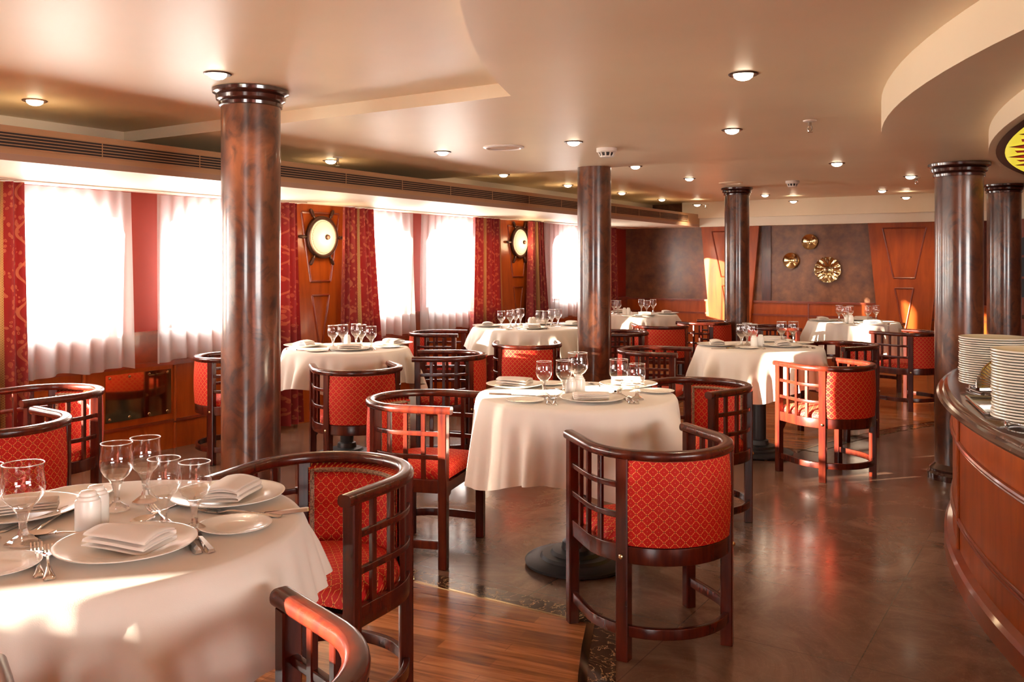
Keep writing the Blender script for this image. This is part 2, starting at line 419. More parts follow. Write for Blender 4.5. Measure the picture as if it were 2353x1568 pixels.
# dark marble borders and brass strips round the timber floors
bar = [(-0.006, 0), (0.006, 0), (0.006, 0.004), (-0.006, 0.004)]
brd = [(0.0, 0), (0.11, 0), (0.11, 0.0025), (0.0, 0.0025)]
for i, path in enumerate(([(UL, 2.93), (near_arc[-1][0], 2.93)], near_arc[::-1], [(far_arc[0][0], 6.48), (UL, 6.48)], far_arc[::-1])):
    m = MB(); m.sweep([(p[0], p[1]) for p in path], bar if i != 1 else [(-0.02, 0), (0.01, 0), (0.01, 0.004), (-0.02, 0.004)]); struct(m.build('trim_%d' % (i+1), 'brass', smooth=False))
    m = MB(); pth = [(p[0], p[1]) for p in path]
    m.sweep(pth, [(-b, h) for b, h in brd] if True else brd)
    struct(m.build('trim_%d' % (i+11), 'emperador', smooth=False))

# ---- left wall with arched window openings
SILL, SPRING, ARCH = 0.86, 1.55, 1.71
WIN = [(-5.1, 0.45), (-4.10, 0.42), (-2.65, 0.45), (-1.45, 0.45), (-0.63, 0.23), (0.06, 0.33), (0.93, 0.43), (2.05, 0.45), (3.22, 0.38), (4.60, 0.54), (6.30, 0.37), (7.56, 0.44), (10.02, 0.345)]  # blind-covered near windows are unseen, added to bring in more fill light
def arch_top(t):                       # t in -1..1 across the opening
    return SPRING+(ARCH-SPRING)*math.sqrt(max(0.0, 1-abs(t)**2.6))
m = MB(); WT = 0.12; ZT = 2.3
def wall_quad(v0, v1, z0a, z0b, z1):
    for u in (UL, UL-WT): m.quad((u, v0, z0a), (u, v1, z0b), (u, v1, z1), (u, v0, z1))
prev = VN
for c, hw in WIN:
    wall_quad(prev, c-hw, 0, 0, ZT); prev = c+hw
    wall_quad(c-hw, c+hw, 0, 0, SILL)
    n = 16
    for k in range(n):
        t0, t1 = -1+2*k/n, -1+2*(k+1)/n
        wall_quad(c+hw*t0, c+hw*t1, arch_top(t0), arch_top(t1), ZT)
        m.quad((UL, c+hw*t0, arch_top(t0)), (UL-WT, c+hw*t0, arch_top(t0)), (UL-WT, c+hw*t1, arch_top(t1)), (UL, c+hw*t1, arch_top(t1)))
    m.quad((UL, c-hw, SILL), (UL, c+hw, SILL), (UL-WT, c+hw, SILL), (UL-WT, c-hw, SILL))
    for q in (-1, 1): m.quad((UL, c+q*hw, SILL), (UL, c+q*hw, SPRING), (UL-WT, c+q*hw, SPRING), (UL-WT, c+q*hw, SILL))
wall_quad(prev, VB+0.1, 0, 0, ZT)
struct(m.build('wall_left', 'red_wall', smooth=False))
for i, (c, hw) in enumerate(WIN):
    w = thing('window_%d' % (i+1), None, None, (UL-0.10, c, SILL)); struct(w)
    m = MB(); loop = [(-hw, 0), (hw, 0)] + [(hw*t, arch_top(t)-SILL) for t in [1-2*k/20 for k in range(21)]]
    for a in range(len(loop)):
        p, q = loop[a], loop[(a+1) % len(loop)]
        m.tube([(0, p[0]*0.97, p[1]*0.98+0.01), (0, q[0]*0.97, q[1]*0.98+0.01)], 0.016, 6)
    m.build('window_frame', 'mahogany', w)
    m = MB(); m.face([m.add([(0, y, z)]) for y, z in loop]); m.build('window_glass', 'pane', w, smooth=False)
    if c in (-5.1, -4.10, -2.65, -1.45, 0.06, 2.05):       # unseen blinds added to diffuse fill light, the half-drawn one trims the sun
        m = MB(); m.box(0.112, 0.116, -hw-(0.2 if c == -4.10 else 0.012), hw+(0.2 if c == -4.10 else 0.012), -0.03, 0.692 if c == -4.10 else 0.90); m.build('window_blind', 'blind', w, smooth=False)

# ---- end wall, right wall, wall behind the camera
m = MB(); m.box(UL-0.12, UR+0.12, VB, VB+0.12, 0, 2.3)
struct(m.build('wall_back', 'wallpaper', smooth=False))
m = MB()
RW = [(-0.8, 2.2)]
prev = VN
for a, b in RW:
    m.box(UR, UR+0.12, prev, a, 0, 2.3); m.box(UR, UR+0.12, a, b, 0, 0.85); m.box(UR, UR+0.12, a, b, 1.7, 2.3); prev = b
m.box(UR, UR+0.12, prev, VB, 0, 2.3)
struct(m.build('wall_right', 'red_wall', smooth=False))
m = MB()
NW = [(0.6, 2.6)]
prev = UL
for a, b in NW:
    m.box(prev, a, VN-0.12, VN, 0, 2.3); m.box(a, b, VN-0.12, VN, 0, 0.85); m.box(a, b, VN-0.12, VN, 1.7, 2.3); prev = b
m.box(prev, UR+0.12, VN-0.12, VN, 0, 2.3)
struct(m.build('wall_front', 'red_wall', smooth=False))

# ---- ceilings
LOW, HIGH = 2.10, 2.165
m = MB(); m.box(UL-0.1, UR+0.1, VN-0.1, VB+0.1, HIGH, HIGH+0.1)
struct(m.build('ceiling', 'ceiling', smooth=False))
CC, CR = (4.03, 5.75), 6.64
nearc = [(-2.20, 3.45)] + arc_pts(CC, CR, 3.30, -0.88, 40) + [(4.03, -0.89)]
def catmull(ps, n=6):
    out = []
    for i in range(len(ps)-1):
        p0, p1, p2, p3 = ps[max(i-1, 0)], ps[i], ps[i+1], ps[min(i+2, len(ps)-1)]
        for k in range(n):
            t = k/n
            out.append(tuple(0.5*(2*p1[j]+(p2[j]-p0[j])*t+(2*p0[j]-5*p1[j]+4*p2[j]-p3[j])*t*t+(3*p1[j]-p0[j]-3*p2[j]+p3[j])*t**3) for j in range(2)))
    return out + [ps[-1]]
farc = catmull([(0.35, 11.75), (-0.80, 10.7), (-1.48, 9.75), (-1.90, 8.85), (-2.17, 7.9), (-2.28, 7.0), (-2.24, 6.45)])
poly = [(-5.11, VN), (-5.11, 3.45)] + nearc + [(UR, -0.89), (UR, 11.75)] + farc + [(-5.11, 6.45), (-5.11, 11.75), (UL, 11.75), (UL, VN)]
m = MB(); m.prism(poly, LOW, HIGH+0.01)
struct(m.build('ceiling.001', 'ceiling', smooth=True, angle=40))
def disc_clip(c, R, n=60, a0=-75, a1=75, umax=UR):
    pts = []
    for k in range(n+1):
        a = math.radians(a0+(a1-a0)*k/n)
        pts.append((min(c[0]-R*cos(a), umax), c[1]+R*sin(a)))
    return pts
R1 = [p for p in disc_clip((4.33, 5.4), 5.2, 80, -78, 78)]
m = MB(); m.prism([(UR, R1[0][1])] + R1 + [(UR, R1[-1][1])], 1.95, LOW+0.01)
struct(m.build('ceiling.002', 'ceiling', smooth=True, angle=40))
C2 = (5.55, 5.22); RR2 = 5.93
R2 = [p for p in disc_clip(C2, RR2, 90, -60, 60) if p[0] < UR]
m = MB(); m.prism([(UR, R2[0][1])] + R2 + [(UR, R2[-1][1])], 1.865, 1.951)
struct(m.build('ceiling.003', 'ceiling', smooth=True, angle=40))

# ---- left bulkhead with air grille, end bulkhead
m = MB()
prof = [(UL, 1.83), (-4.37, 1.83), (-4.37, 1.864), (-4.3701, 1.8641), (-4.3701, 2.0), (UL, 2.0)]
i0 = m.add([(u, VN, z) for u, z in prof]); i1 = m.add([(u, 11.64, z) for u, z in prof])
for k in range(6):
    k2 = (k+1) % 6; m.face((i0+k, i1+k, i1+k2, i0+k2), {1: 2, 3: 1}.get(k, 0))
m.face([i0+k for k in range(6)]); m.face([i1+k for k in range(6)])
struct(m.build('ceiling.004', ['soffit', 'grille_tan', 'lip_grey'], smooth=False))
m = MB(); m.box(-4.6, UR, 11.58, 11.66, 1.945, 2.17, 1); m.box(-5.4, UR, 11.63, VB, 1.83, 1.95, 0)
struct(m.build('ceiling.005', ['soffit', 'ceiling'], smooth=False))
# grille on the sloping face
g = thing('air_vent_grille', 'long slatted tan air grille running along the left bulkhead above the windows', 'air vent', (-4.3695, 0, 1.865))
m = MB(); m.quad((0.001, -1, 0.027), (0.001, 11.2, 0.027), (0.001, 11.2, 0.104), (0.001, -1, 0.104)); m.build('duct_mouth', 'grille_dark', g, smooth=False)
for k in range(6):
    z = 0.027+0.0154*k
    m = MB(); m.tube([(0.006, -1, z), (0.006, 11.2, z)], 0.0042 if k in (0, 5) else 0.0026, 6); m.build('slat', 'grille_tan', g)
for v in [x*0.62-0.9 for x in range(20)]:
    m = MB(); m.tube([(0.006, v, 0.027), (0.006, v, 0.104)], 0.003, 6); m.build('divider_bar', 'grille_tan', g)

# ---- left wall wainscot, dado and beads
def box_trim(name, mat, *b, bev=0):
    m = MB(); m.box(*b); return struct(m.build(name, mat, smooth=False))
box_trim('trim_21', 'cherry_dark', UL, UL+0.035, VN, VB, 0.635, 0.845)
box_trim('trim_22', 'cherry_dark', UL, UL+0.055, VN, VB, 0.83, 0.855)
box_trim('trim_23', 'cherry_dark', UL, UL+0.05, VN, VB, 0.605, 0.635)
box_trim('trim_24', 'cherry', UL, UL+0.03, VN, VB, 0.205, 0.605)
box_trim('trim_25', 'cherry_dark', UL, UL+0.042, VN, VB, 0.19, 0.21)
box_trim('baseboard_left', 'cherry', UL, UL+0.034, VN, VB, 0, 0.19)
nb = 26
for v in (3.43, 4.13, 6.95, 8.0, 5.02, 10.2):
    for z0, z1 in ((0.0, 0.185), (0.195, 0.60)):
        m = MB(); m.tube([(UL+0.036, v, z0), (UL+0.036, v, z1)], 0.012, 10); struct(m.build('trim_%d' % nb, 'cherry', smooth=True)); nb += 1
# tapered pilasters (left wall): wider at the top, with two bead frames
def pilaster(name, origin, axis, normal, w_top, w_bot, z0, z1, frames, depth=0.05):
    o = Vector(origin); ax = Vector(axis); nm = Vector(normal)
    m = MB()
    def P(a, z, d): q = o+ax*a+nm*d; return (q.x, q.y, z)
    pts = [(-w_bot/2, z0), (w_bot/2, z0), (w_top/2, z1), (-w_top/2, z1)]
    i = m.add([P(a, z, 0) for a, z in pts]); j = m.add([P(a, z, depth) for a, z in pts])
    m.face([j, j+1, j+2, j+3]); m.face([i+3, i+2, i+1, i])
    for k in range(4): m.face((i+k, i+(k+1) % 4, j+(k+1) % 4, j+k))
    base = struct(m.build(name, 'cherry', smooth=False))
    for fr in frames:
        m = MB(); n = len(fr)
        for k in range(n):
            a, b = fr[k], fr[(k+1) % n]
            m.tube([P(a[0], a[1], depth), P(b[0], b[1], depth)], 0.010, 8)
        m.build('bead_moulding', 'cherry_dark', base)
    return base
FR = [[(-0.22, 1.76), (0.22, 1.76), (0.115, 1.18), (-0.115, 1.18)], [(-0.10, 1.06), (0.10, 1.06), (0.015, 0.62), (-0.015, 0.62)]]
for k, v in enumerate((5.545, 8.72)):
    pilaster('trim_%d' % (50+k), (UL+0.035, v, 0), (0, 1, 0), (1, 0, 0), 0.78, 0.52, 0.0, 1.83, FR)
# end wall wainscot, rails, pilasters
box_trim('trim_60', 'cherry', UL, UR, VB-0.03, VB, 0.66, 0.82)
box_trim('trim_61', 'cherry_dark', UL, UR, VB-0.045, VB, 0.815, 0.84)
box_trim('trim_62', 'cherry_dark', UL, UR, VB-0.04, VB, 0.64, 0.665)
box_trim('trim_63', 'cherry', UL, UR, VB-0.032, VB, 0.12, 0.64)
box_trim('baseboard_back', 'cherry_dark', UL, UR, VB-0.045, VB, 0, 0.12)
FB = [[(-0.245, 1.765), (0.245, 1.765), (0.12, 1.155), (-0.12, 1.155)], [(-0.105, 1.03), (0.105, 1.03), (0.012, 0.52), (-0.012, 0.52)]]
pilaster('trim_64', (-3.98, VB-0.03, 0), (1, 0, 0), (0, -1, 0), 0.80, 0.465, 0.0, 1.84, FB)
pilaster('trim_65', (-1.80, VB-0.03, 0), (1, 0, 0), (0, -1, 0), 0.84, 0.487, 0.0, 1.84, FB)
m = MB(); m.tube([(-2.95, VB-0.035, 0.14), (-2.95, VB-0.035, 0.81)], 0.010, 8); struct(m.build('trim_66', 'cherry_dark'))
# dark recess strips beside the end pilasters
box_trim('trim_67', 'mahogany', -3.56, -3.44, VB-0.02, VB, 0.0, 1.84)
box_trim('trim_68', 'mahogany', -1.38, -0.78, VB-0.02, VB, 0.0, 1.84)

# ================================================================== PILLARS
def pillar(name, u, v, r, top, label, capital=True):
    t = thing(name, label, 'pillar', (u, v, 0))
    m = MB(); m.lathe([(r, 0.0), (r, top)], 48); m.build('shaft', 'burl', t)
    if capital:
        m = MB(); m.lathe([(r, top-0.085), (r+0.010, top-0.082), (r+0.012, top-0.068), (r+0.005, top-0.062), (r+0.022, top-0.052), (r+0.026, top-0.036), (r+0.018, top-0.030), (r+0.040, top-0.018), (r+0.042, top-0.004), (r+0.034, top)], 48)
        m.build('capital', 'cap', t)
    m = MB(); m.lathe([(r+0.040, 0.0), (r+0.042, 0.035), (r+0.028, 0.05), (r+0.030, 0.065), (r+0.010, 0.085), (r, 0.095)], 48); m.build('plinth', 'cap', t)
pillar('pillar', -3.369, 2.953, 0.1385, HIGH, 'thick burl-brown pillar at left between near table and windows')
pillar('pillar', -3.281, 6.386, 0.1345, LOW, 'burl-brown pillar behind the middle table, meeting the ceiling without a capital', False)
pillar('pillar', -3.19, 9.64, 0.133, HIGH, 'slender far burl-brown pillar before the left orange end-wall panel')
pillar('pillar', -0.63, 6.15, 0.137, 1.95, 'burl-brown pillar standing at the end of the buffet counter')
pillar('pillar', -0.62, 9.9, 0.150, LOW, 'burl-brown pillar at right edge, behind the buffet pillar')

# ================================================================== CURTAINS
def sheer(v0, v1, zb, label, seed):
    v0 *= 0.981; v1 *= 0.981
    m = MB(); rnd = random.Random(seed); ph = [rnd.random()*6 for _ in range(4)]; W = v1-v0
    nf = W*9
    def fn(a, b):
        z = 1.815-(1.815-zb)*b
        s = a*nf*2*PI
        amp = 0.010+0.016*b
        off = amp*(sin(s+ph[0]+0.6*sin(3*b+ph[1]))+0.5*sin(0.53*s+ph[2]))
        v = v0+W*a+0.012*sin(s*0.5+ph[3])*b+(a-0.5)*0.04*b
        z -= b*0.012*sin(0.31*s+ph[1])
        return (UL+0.105+off, v, z)
    m.grid(fn, int(W*110), 14)
    m2 = m
    o = m2.build('sheer_curtain', 'sheer', None, angle=180)
    tag(o, label, 'curtain', 'white sheer curtains over the windows')
for v0, v1, zb, lb in ((2.98, 3.80, 0.62, 'wide white sheer curtain at far left of the window wall'),
                       (4.00, 5.16, 0.64, 'white sheer curtain partly hidden behind the thick left pillar'),
                       (6.12, 6.90, 0.66, 'white sheer curtain right of the first wheel lamp'),
                       (7.03, 8.02, 0.66, 'white sheer curtain left of the second wheel lamp'),
                       (9.25, 10.55, 0.66, 'white sheer curtain between second wheel lamp and central pillar')):
    sheer(v0, v1, zb, lb, v0)
def drape(vt0, vt1, vb0, vb1, zb, label, seed, ustart=0.0, width=None):
    vt0, vt1, vb0, vb1 = [q*0.968 for q in (vt0, vt1, vb0, vb1)]
    m = MB(); rnd = random.Random(seed); ph = [rnd.random()*6 for _ in range(4)]
    W = max(vt1-vt0, vb1-vb0); width = width or W*1.7
    nf = max(3, W*10)
    def fn(a, b):
        e = b**1.3
        v = (vt0+(vt1-vt0)*a)*(1-e)+(vb0+(vb1-vb0)*a)*e
        s = a*nf*2*PI
        off = (0.022+0.018*b)*(sin(s+ph[0]+0.5*sin(2.2*b+ph[1]))+0.35*sin(0.47*s+ph[2]))
        return (UL+0.185+off, v, 1.82-(1.82-zb)*b)
    m.grid(fn, int(60*W/0.4), 16, 0, lambda a, b: (ustart+a*width, b*(1.82-zb)))
    o = m.build('drape', 'drape', None, angle=180)
    tag(o, label, 'curtain', 'red and gold floor drapes')
drape(2.72, 3.05, 2.66, 3.10, 0.03, 'red drape with gold stripe at far left edge of the picture', 1, 0.10, 0.55)
drape(5.05, 5.36, 5.00, 5.42, 0.03, 'narrow red floral drape showing just right of the thick left pillar', 2, 0.0, 0.34)
drape(5.90, 6.28, 5.84, 6.46, 0.03, 'red floral drape with gold stripe right of the first wheel lamp', 3, 0.0, 0.75)
drape(7.93, 8.46, 7.84, 8.54, 0.03, 'sunlit red floral drape left of the second wheel lamp', 4, 0.0, 0.92)
drape(9.10, 9.42, 9.05, 9.62, 0.03, 'red and gold drape right of the second wheel lamp', 5, 0.02, 0.8)
drape(10.95, 11.45, 10.85, 11.55, 0.03, 'red drape in the far corner beside the central pillar', 6, 0.0, 0.8)
for v0, v1, lb in ((2.0, 5.24, 'white curtain rail over the first two left windows'), (5.88, 8.5, 'white curtain rail between the two wheel lamps'), (9.05, 11.6, 'white curtain rail beyond the second wheel lamp')):
    m = MB(); m.box(UL+0.06, UL+0.24, v0, v1, 1.822, 1.8299)
    tag(m.build('curtain_rail', 'soffit', smooth=False), lb, 'curtain rail')

# ================================================================== WALL LAMPS (ship's wheels)
def wheel_lamp(v, h, label):
    t = thing('wall_lamp', label, 'wall lamp', (UL+0.087, v, h), 0.0)
    m = MB(); n = 40
    m.sweep([(0.165*cos(2*PI*k/n), 0.165*sin(2*PI*k/n)) for k in range(n)], rrect(0.034, 0.04, 0.4), 0.02, closed=True)
    m.v = [(z, x, y) for x, y, z in m.v]; m.build('wheel_rim', 'bronze', t)
    for k in range(6):
        a = 2*PI*k/6
        m = MB(); rs = [0.008, 0.009, 0.015, 0.012, 0.016, 0.013, 0.008]
        m.tube([(0.02, cos(a)*d, sin(a)*d) for d in (0.175, 0.195, 0.205, 0.22, 0.24, 0.262, 0.272)], rs, 10); m.build('spoke_handle', 'bronze', t)
    m = MB(); m.lathe([(0.150, 0.025), (0.146, 0.036), (0.120, 0.052), (0.08, 0.066), (0.04, 0.073), (0.001, 0.075)], 40, caps=False)
    m.v = [(z, x, y) for x, y, z in m.v]; lg = m.build('lamp_glass', 'lamp_glass', t)
    m = MB()                                           # Greek key band near the rim of the glass
    for k in range(22):
        a0 = 2*PI*k/22; da = 2*PI/22
        pat = [(0, .10), (0, .137), (.7, .137), (.7, .115), (.35, .115), (.35, .126)]
        pts = [((0.0415+(0.137-r)*0.46), r*cos(a0+da*q), r*sin(a0+da*q)) for q, r in [(q, 0.118+(r-0.10)*0.5) for q, r in pat]]
        for p, q in zip(pts, pts[1:]): m.tube([p, q], 0.0016, 4)
    m.build('key_border', 'key_line', lg)
    m = MB(); m.lathe([(0.017, 0.07), (0.024, 0.08), (0.019, 0.096), (0.004, 0.104)], 14); m.v = [(z, x, y) for x, y, z in m.v]; m.build('finial', 'bronze', lg)
    li = bpy.data.lights.new('lamp_light', 'POINT'); li.energy = 5; li.color = (1, 0.72, 0.4); li.shadow_soft_size = 0.08
    lo = bpy.data.objects.new('lamp_light', li); COL.objects.link(lo); lo.parent = t; lo.location = (0.16, 0, -0.02)
M['lamp_glass'] = emit('lit_frosted_glass', (1.0, 0.78, 0.42), 0.85)
M['key_line'] = plain('key_line', (0.35, 0.22, 0.08), 0.5)
wheel_lamp(5.545, 1.555, "lit ship's-wheel wall lamp behind the nearer window table")
wheel_lamp(8.725, 1.575, "lit ship's-wheel wall lamp nearer the central pillar")

# brass plate on the wainscot
v0, _ = on_left(243, 900, UL+0.04); v1, _ = on_left(394, 900, UL+0.04)
t = thing('wall_plate', 'polished brass sheet screwed to the wood panelling under the windows', 'metal panel', (UL+0.031, 0, 0))
m = MB(); m.box(0, 0.006, v0, v1, 0.255, 0.575); m.build('sheet', 'brass_mirror', t, smooth=False)
for a in (0.06, 0.35, 0.65, 0.94):
    for z in (0.275, 0.555):
        m = MB(); m.lathe([(0.011, 0), (0.009, 0.004), (0.004, 0.006)], 10); m.v = [(0.006+z_, v0+(v1-v0)*a+x, z+y) for x, y, z_ in m.v]; m.build('screw', 'brass', t)

# ================================================================== END WALL: brass plates, cabinet
def wall_dish(x, y, R, label, lobed=False):
    u, h = on_back(x, y)
    m = MB(); seg = 72; prof = [(0.001, 0.012), (0.34, 0.010), (0.38, 0.016), (0.42, 0.012), (0.80, 0.030), (0.97, 0.040), (1.0, 0.044), (1.0, 0.036), (0.6, 0.002), (0.001, 0.002)]
    i = len(m.v)
    for q, (r, d) in enumerate(prof):
        for k in range(seg):
            a = 2*PI*k/seg; rr = r*R; dd = d
            if lobed:
                w = abs(sin(a*6)); rr *= 1-(0.05*(1-w) if r > 0.9 else 0.0)
                if 0.4 < r < 0.99 and q < 6: dd += 0.014*w*(1 if r < 0.9 else 0.3)
            m.v.append((rr*cos(a), -dd, rr*sin(a)))
    for q in range(len(prof)-1):
        for k in range(seg): m.face((i+q*seg+k, i+q*seg+(k+1) % seg, i+(q+1)*seg+(k+1) % seg, i+(q+1)*seg+k))
    t = thing('wall_plate', label, 'decorative plate', (u, VB, h))
    m.build('dish', 'brass', t, angle=60)
    m = MB(); 
    if lobed:                                         # small engraved device in the middle
        for (a, b), (c, d) in (((-0.03, 0.0), (-0.015, 0.024)), ((-0.015, 0.024), (0.0, 0.0)), ((0.004, 0.004), (0.018, 0.022)), ((0.018, 0.022), (0.03, 0.004)), ((-0.022, -0.014), (0.024, -0.014))):
            m.tube([(a, -0.014, b), (c, -0.014, d)], 0.0035, 5)
        m.build('engraving', 'bronze', t)
    else:
        m.lathe([(R*0.36, 0.010), (R*0.38, 0.017), (R*0.40, 0.010)], 32, caps=False); m.v = [(x_, -z_, y_) for x_, y_, z_ in m.v]; m.build('centre_ring', 'brass', t)
wall_dish(1862, 556, 0.100, 'small round brass plate on end wall, topmost of three')
wall_dish(1819, 599, 0.103, 'small round brass plate on end wall, leftmost of three')
wall_dish(1903, 620, 0.167, 'large scalloped brass plate on end wall, lowest of three', True)
t = thing('wall_cabinet', 'dark wooden wall cabinet with arched top at right edge of end wall', 'cabinet', (-0.70, VB-0.02, 0))
m = MB(); m.box(0, 2.4, -0.25, -0.23, 0.95, 1.75); m.build('back_panel', 'navy', t, smooth=False)
m = MB(); m.box(0, 2.4, -0.42, 0, 0.0, 0.72); m.build('base_unit', 'cherry_dark', t, smooth=False)
m = MB(); m.box(-0.02, 2.42, -0.45, 0, 0.72, 0.76); m.build('worktop', 'granite', t, smooth=False)
m = MB(); m.box(0, 2.4, -0.30, -0.02, 0.76, 0.95); m.build('plinth_rail', 'cherry_dark', t, smooth=False)
for z in (1.16, 1.40):
    m = MB(); m.box(0, 2.4, -0.33, -0.24, z, z+0.025); m.build('shelf', 'cherry_dark', t, smooth=False)
m = MB()
for k in range(24):
    a0, a1 = k/24, (k+1)/24
    z0, z1 = 1.56+0.16*sin(PI*a0)**0.6, 1.56+0.16*sin(PI*a1)**0.6
    m.quad((2.4*a0, -0.34, z0), (2.4*a1, -0.34, z1), (2.4*a1, -0.34, 1.83), (2.4*a0, -0.34, 1.83))
    m.quad((2.4*a0, -0.34, z0), (2.4*a1, -0.34, z1), (2.4*a1, -0.24, z1), (2.4*a0, -0.24, z0))
m.build('arched_pelmet', 'cherry_dark', t, smooth=False)
m = MB(); m.box(-0.03, 0.0, -0.34, 0, 0.76, 1.83); m.build('side_panel', 'cherry_dark', t, smooth=False)

# ================================================================== CEILING FITTINGS
def ceil_h(u, v):
    if math.hypot(u-4.33, v-5.4) < 5.2: return 1.95
    if v < 3.45 and math.hypot(u-CC[0], v-CC[1]) > CR: return HIGH
    if v > 6.45:
        pts = sorted([(q[1], q[0]) for q in farc])
        ue = None
        for (a, b), (c, d) in zip(pts, pts[1:]):
            if a <= v <= c: ue = b+(d-b)*(v-a)/(c-a+1e-9)
        if ue is not None and u < ue: return HIGH
    return LOW
def at_ceiling(x, y):
    u, v = at(x, y, HIGH)
    if ceil_h(u, v) == HIGH: return u, v, HIGH
    u, v = at(x, y, LOW); return u, v, LOW
DL = [(80, 232), (500, 170), (1708, 171), (1682, 299), (1318, 327), (1017, 350), (760, 370), (1157, 402), (1460, 383), (1584, 411), (1305, 426), (1429, 444), (1521, 459), (1602, 471), (1680, 433), (1758, 449), (1823, 463), (1923, 376), (2092, 406), (2027, 439), (2082, 454)]
DLN = ['nearest the left edge above the air grille', 'just above the thick left pillar', 'large and near, right of centre on the lowered ceiling', 'below the near right-hand one, above the far pillar',
       'left of the nearer smoke detector', 'between the left sprinkler and the round speaker', 'beside the left ceiling sprinkler', 'on the bay edge below the round speaker', 'just right of the central pillar top',
       'right of the central pillar, second along', 'immediately left of the central pillar', 'lowest one just right of the central pillar', 'above the left end-wall wallpaper', 'left of the far pillar beside a sprinkler', 'directly above the far pillar capital', 'immediately right of the far pillar capital',
       'below the farther smoke detector', 'right of centre, nearest the round buffet soffit', 'beside the right-hand sprinkler', 'above the gap left of the buffet pillar', 'lowest one left of the buffet pillar']
first = None
dl_pos = []
for k, (x, y) in enumerate(DL):
    u, v, h = at_ceiling(x, y-1)
    dl_pos.append((u, v, h))
    lab = 'lit recessed ceiling spotlight '+DLN[k]
    if first is None:
        first = thing('downlight', lab, 'ceiling light', (u, v, h), 0, 'recessed ceiling spotlights')
        m = MB(); m.lathe([(0.040, 0.0), (0.040, -0.004), (0.056, -0.006), (0.060, -0.003), (0.060, 0.0)], 28, caps=False); m.build('trim_ring', 'bronze', first)
        m = MB(); m.lathe([(0.040, -0.002), (0.037, -0.013), (0.026, -0.022), (0.012, -0.026), (0.001, -0.027)], 24, caps=False); m.build('bulb', 'bulb', first)
        DK = list(first.children)
    else:
        copy_thing(first, (u, v, h), 0, lab, None, DK)
def sprinkler(x, y, label):
    u, v, h = at_ceiling(x, y)
    t = thing('ceiling_sprinkler', label, 'sprinkler', (u, v, h), 0, 'ceiling sprinklers')
    m = MB(); m.lathe([(0.036, 0), (0.034, -0.006), (0.016, -0.010), (0.010, -0.010)], 24); m.build('escutcheon', 'white_plastic', t)
    m = MB(); m.tube([(0, 0, -0.01), (0, 0, -0.03)], 0.009, 10)
    for s in (-1, 1): m.tube([(s*0.008, 0, -0.03), (s*0.012, 0, -0.045), (s*0.004, 0, -0.06)], 0.003, 6)
    m.lathe([(0.016, -0.060), (0.016, -0.063)], 14); m.build('sprinkler_head', 'chrome', t)
sprinkler(1861, 277, 'ceiling sprinkler alone on the right of the lowered ceiling')
sprinkler(776, 361, 'ceiling sprinkler beside the left downlight near the grille')
sprinkler(1622, 470, 'tiny ceiling sprinkler left of the far pillar')
sprinkler(2106, 408, 'ceiling sprinkler beside the downlight left of the buffet pillar')
def detector(x, y, label):
    u, v, h = at_ceiling(x, y)
    t = thing('smoke_detector', label, 'smoke detector', (u, v, h), 0, 'white smoke detectors')
    m = MB(); m.lathe([(0.068, 0.0), (0.068, -0.022), (0.062, -0.028), (0.050, -0.030)], 32); m.build('housing', 'white_plastic', t)
    m = MB(); m.lathe([(0.046, -0.028), (0.040, -0.052)], 24); m.build('vent_slots', 'dark_slot', t)
    m = MB()
    for k in range(10):
        a = 2*PI*k/10
        m.tube([(0.054*cos(a), 0.054*sin(a), -0.028), (0.042*cos(a), 0.042*sin(a), -0.056)], 0.005, 6)
    m.lathe([(0.044, -0.052), (0.040, -0.060), (0.02, -0.063)], 24); m.build('cage', 'white_plastic', t)
detector(1394, 341, 'white smoke detector above the central pillar')
detector(1821, 416, 'smaller-looking white smoke detector right of the far pillar')
def speaker(x, y, R, label, ring):
    u, v, h = at_ceiling(x, y)
    t = thing('ceiling_speaker', label, 'ceiling speaker', (u, v, h), 0)
    m = MB(); m.lathe([(R, 0), (R, -0.006), (R*0.86, -0.012), (R*0.80, -0.006), (R*0.80, 0)], 40, caps=False); m.build('bezel', ring, t)
    m = MB(); m.lathe([(R*0.82, -0.003), (R*0.4, -0.006), (0.001, -0.007)], 32, caps=False); m.build('grille_cloth', 'grille_tan' if ring == 'white_plastic' else 'ceiling', t)
speaker(1157, 338, 0.135, 'round white-rimmed ceiling speaker over the middle of the room', 'white_plastic')
speaker(1679, 420, 0.12, 'round ceiling speaker above the far pillar', 'ceiling')

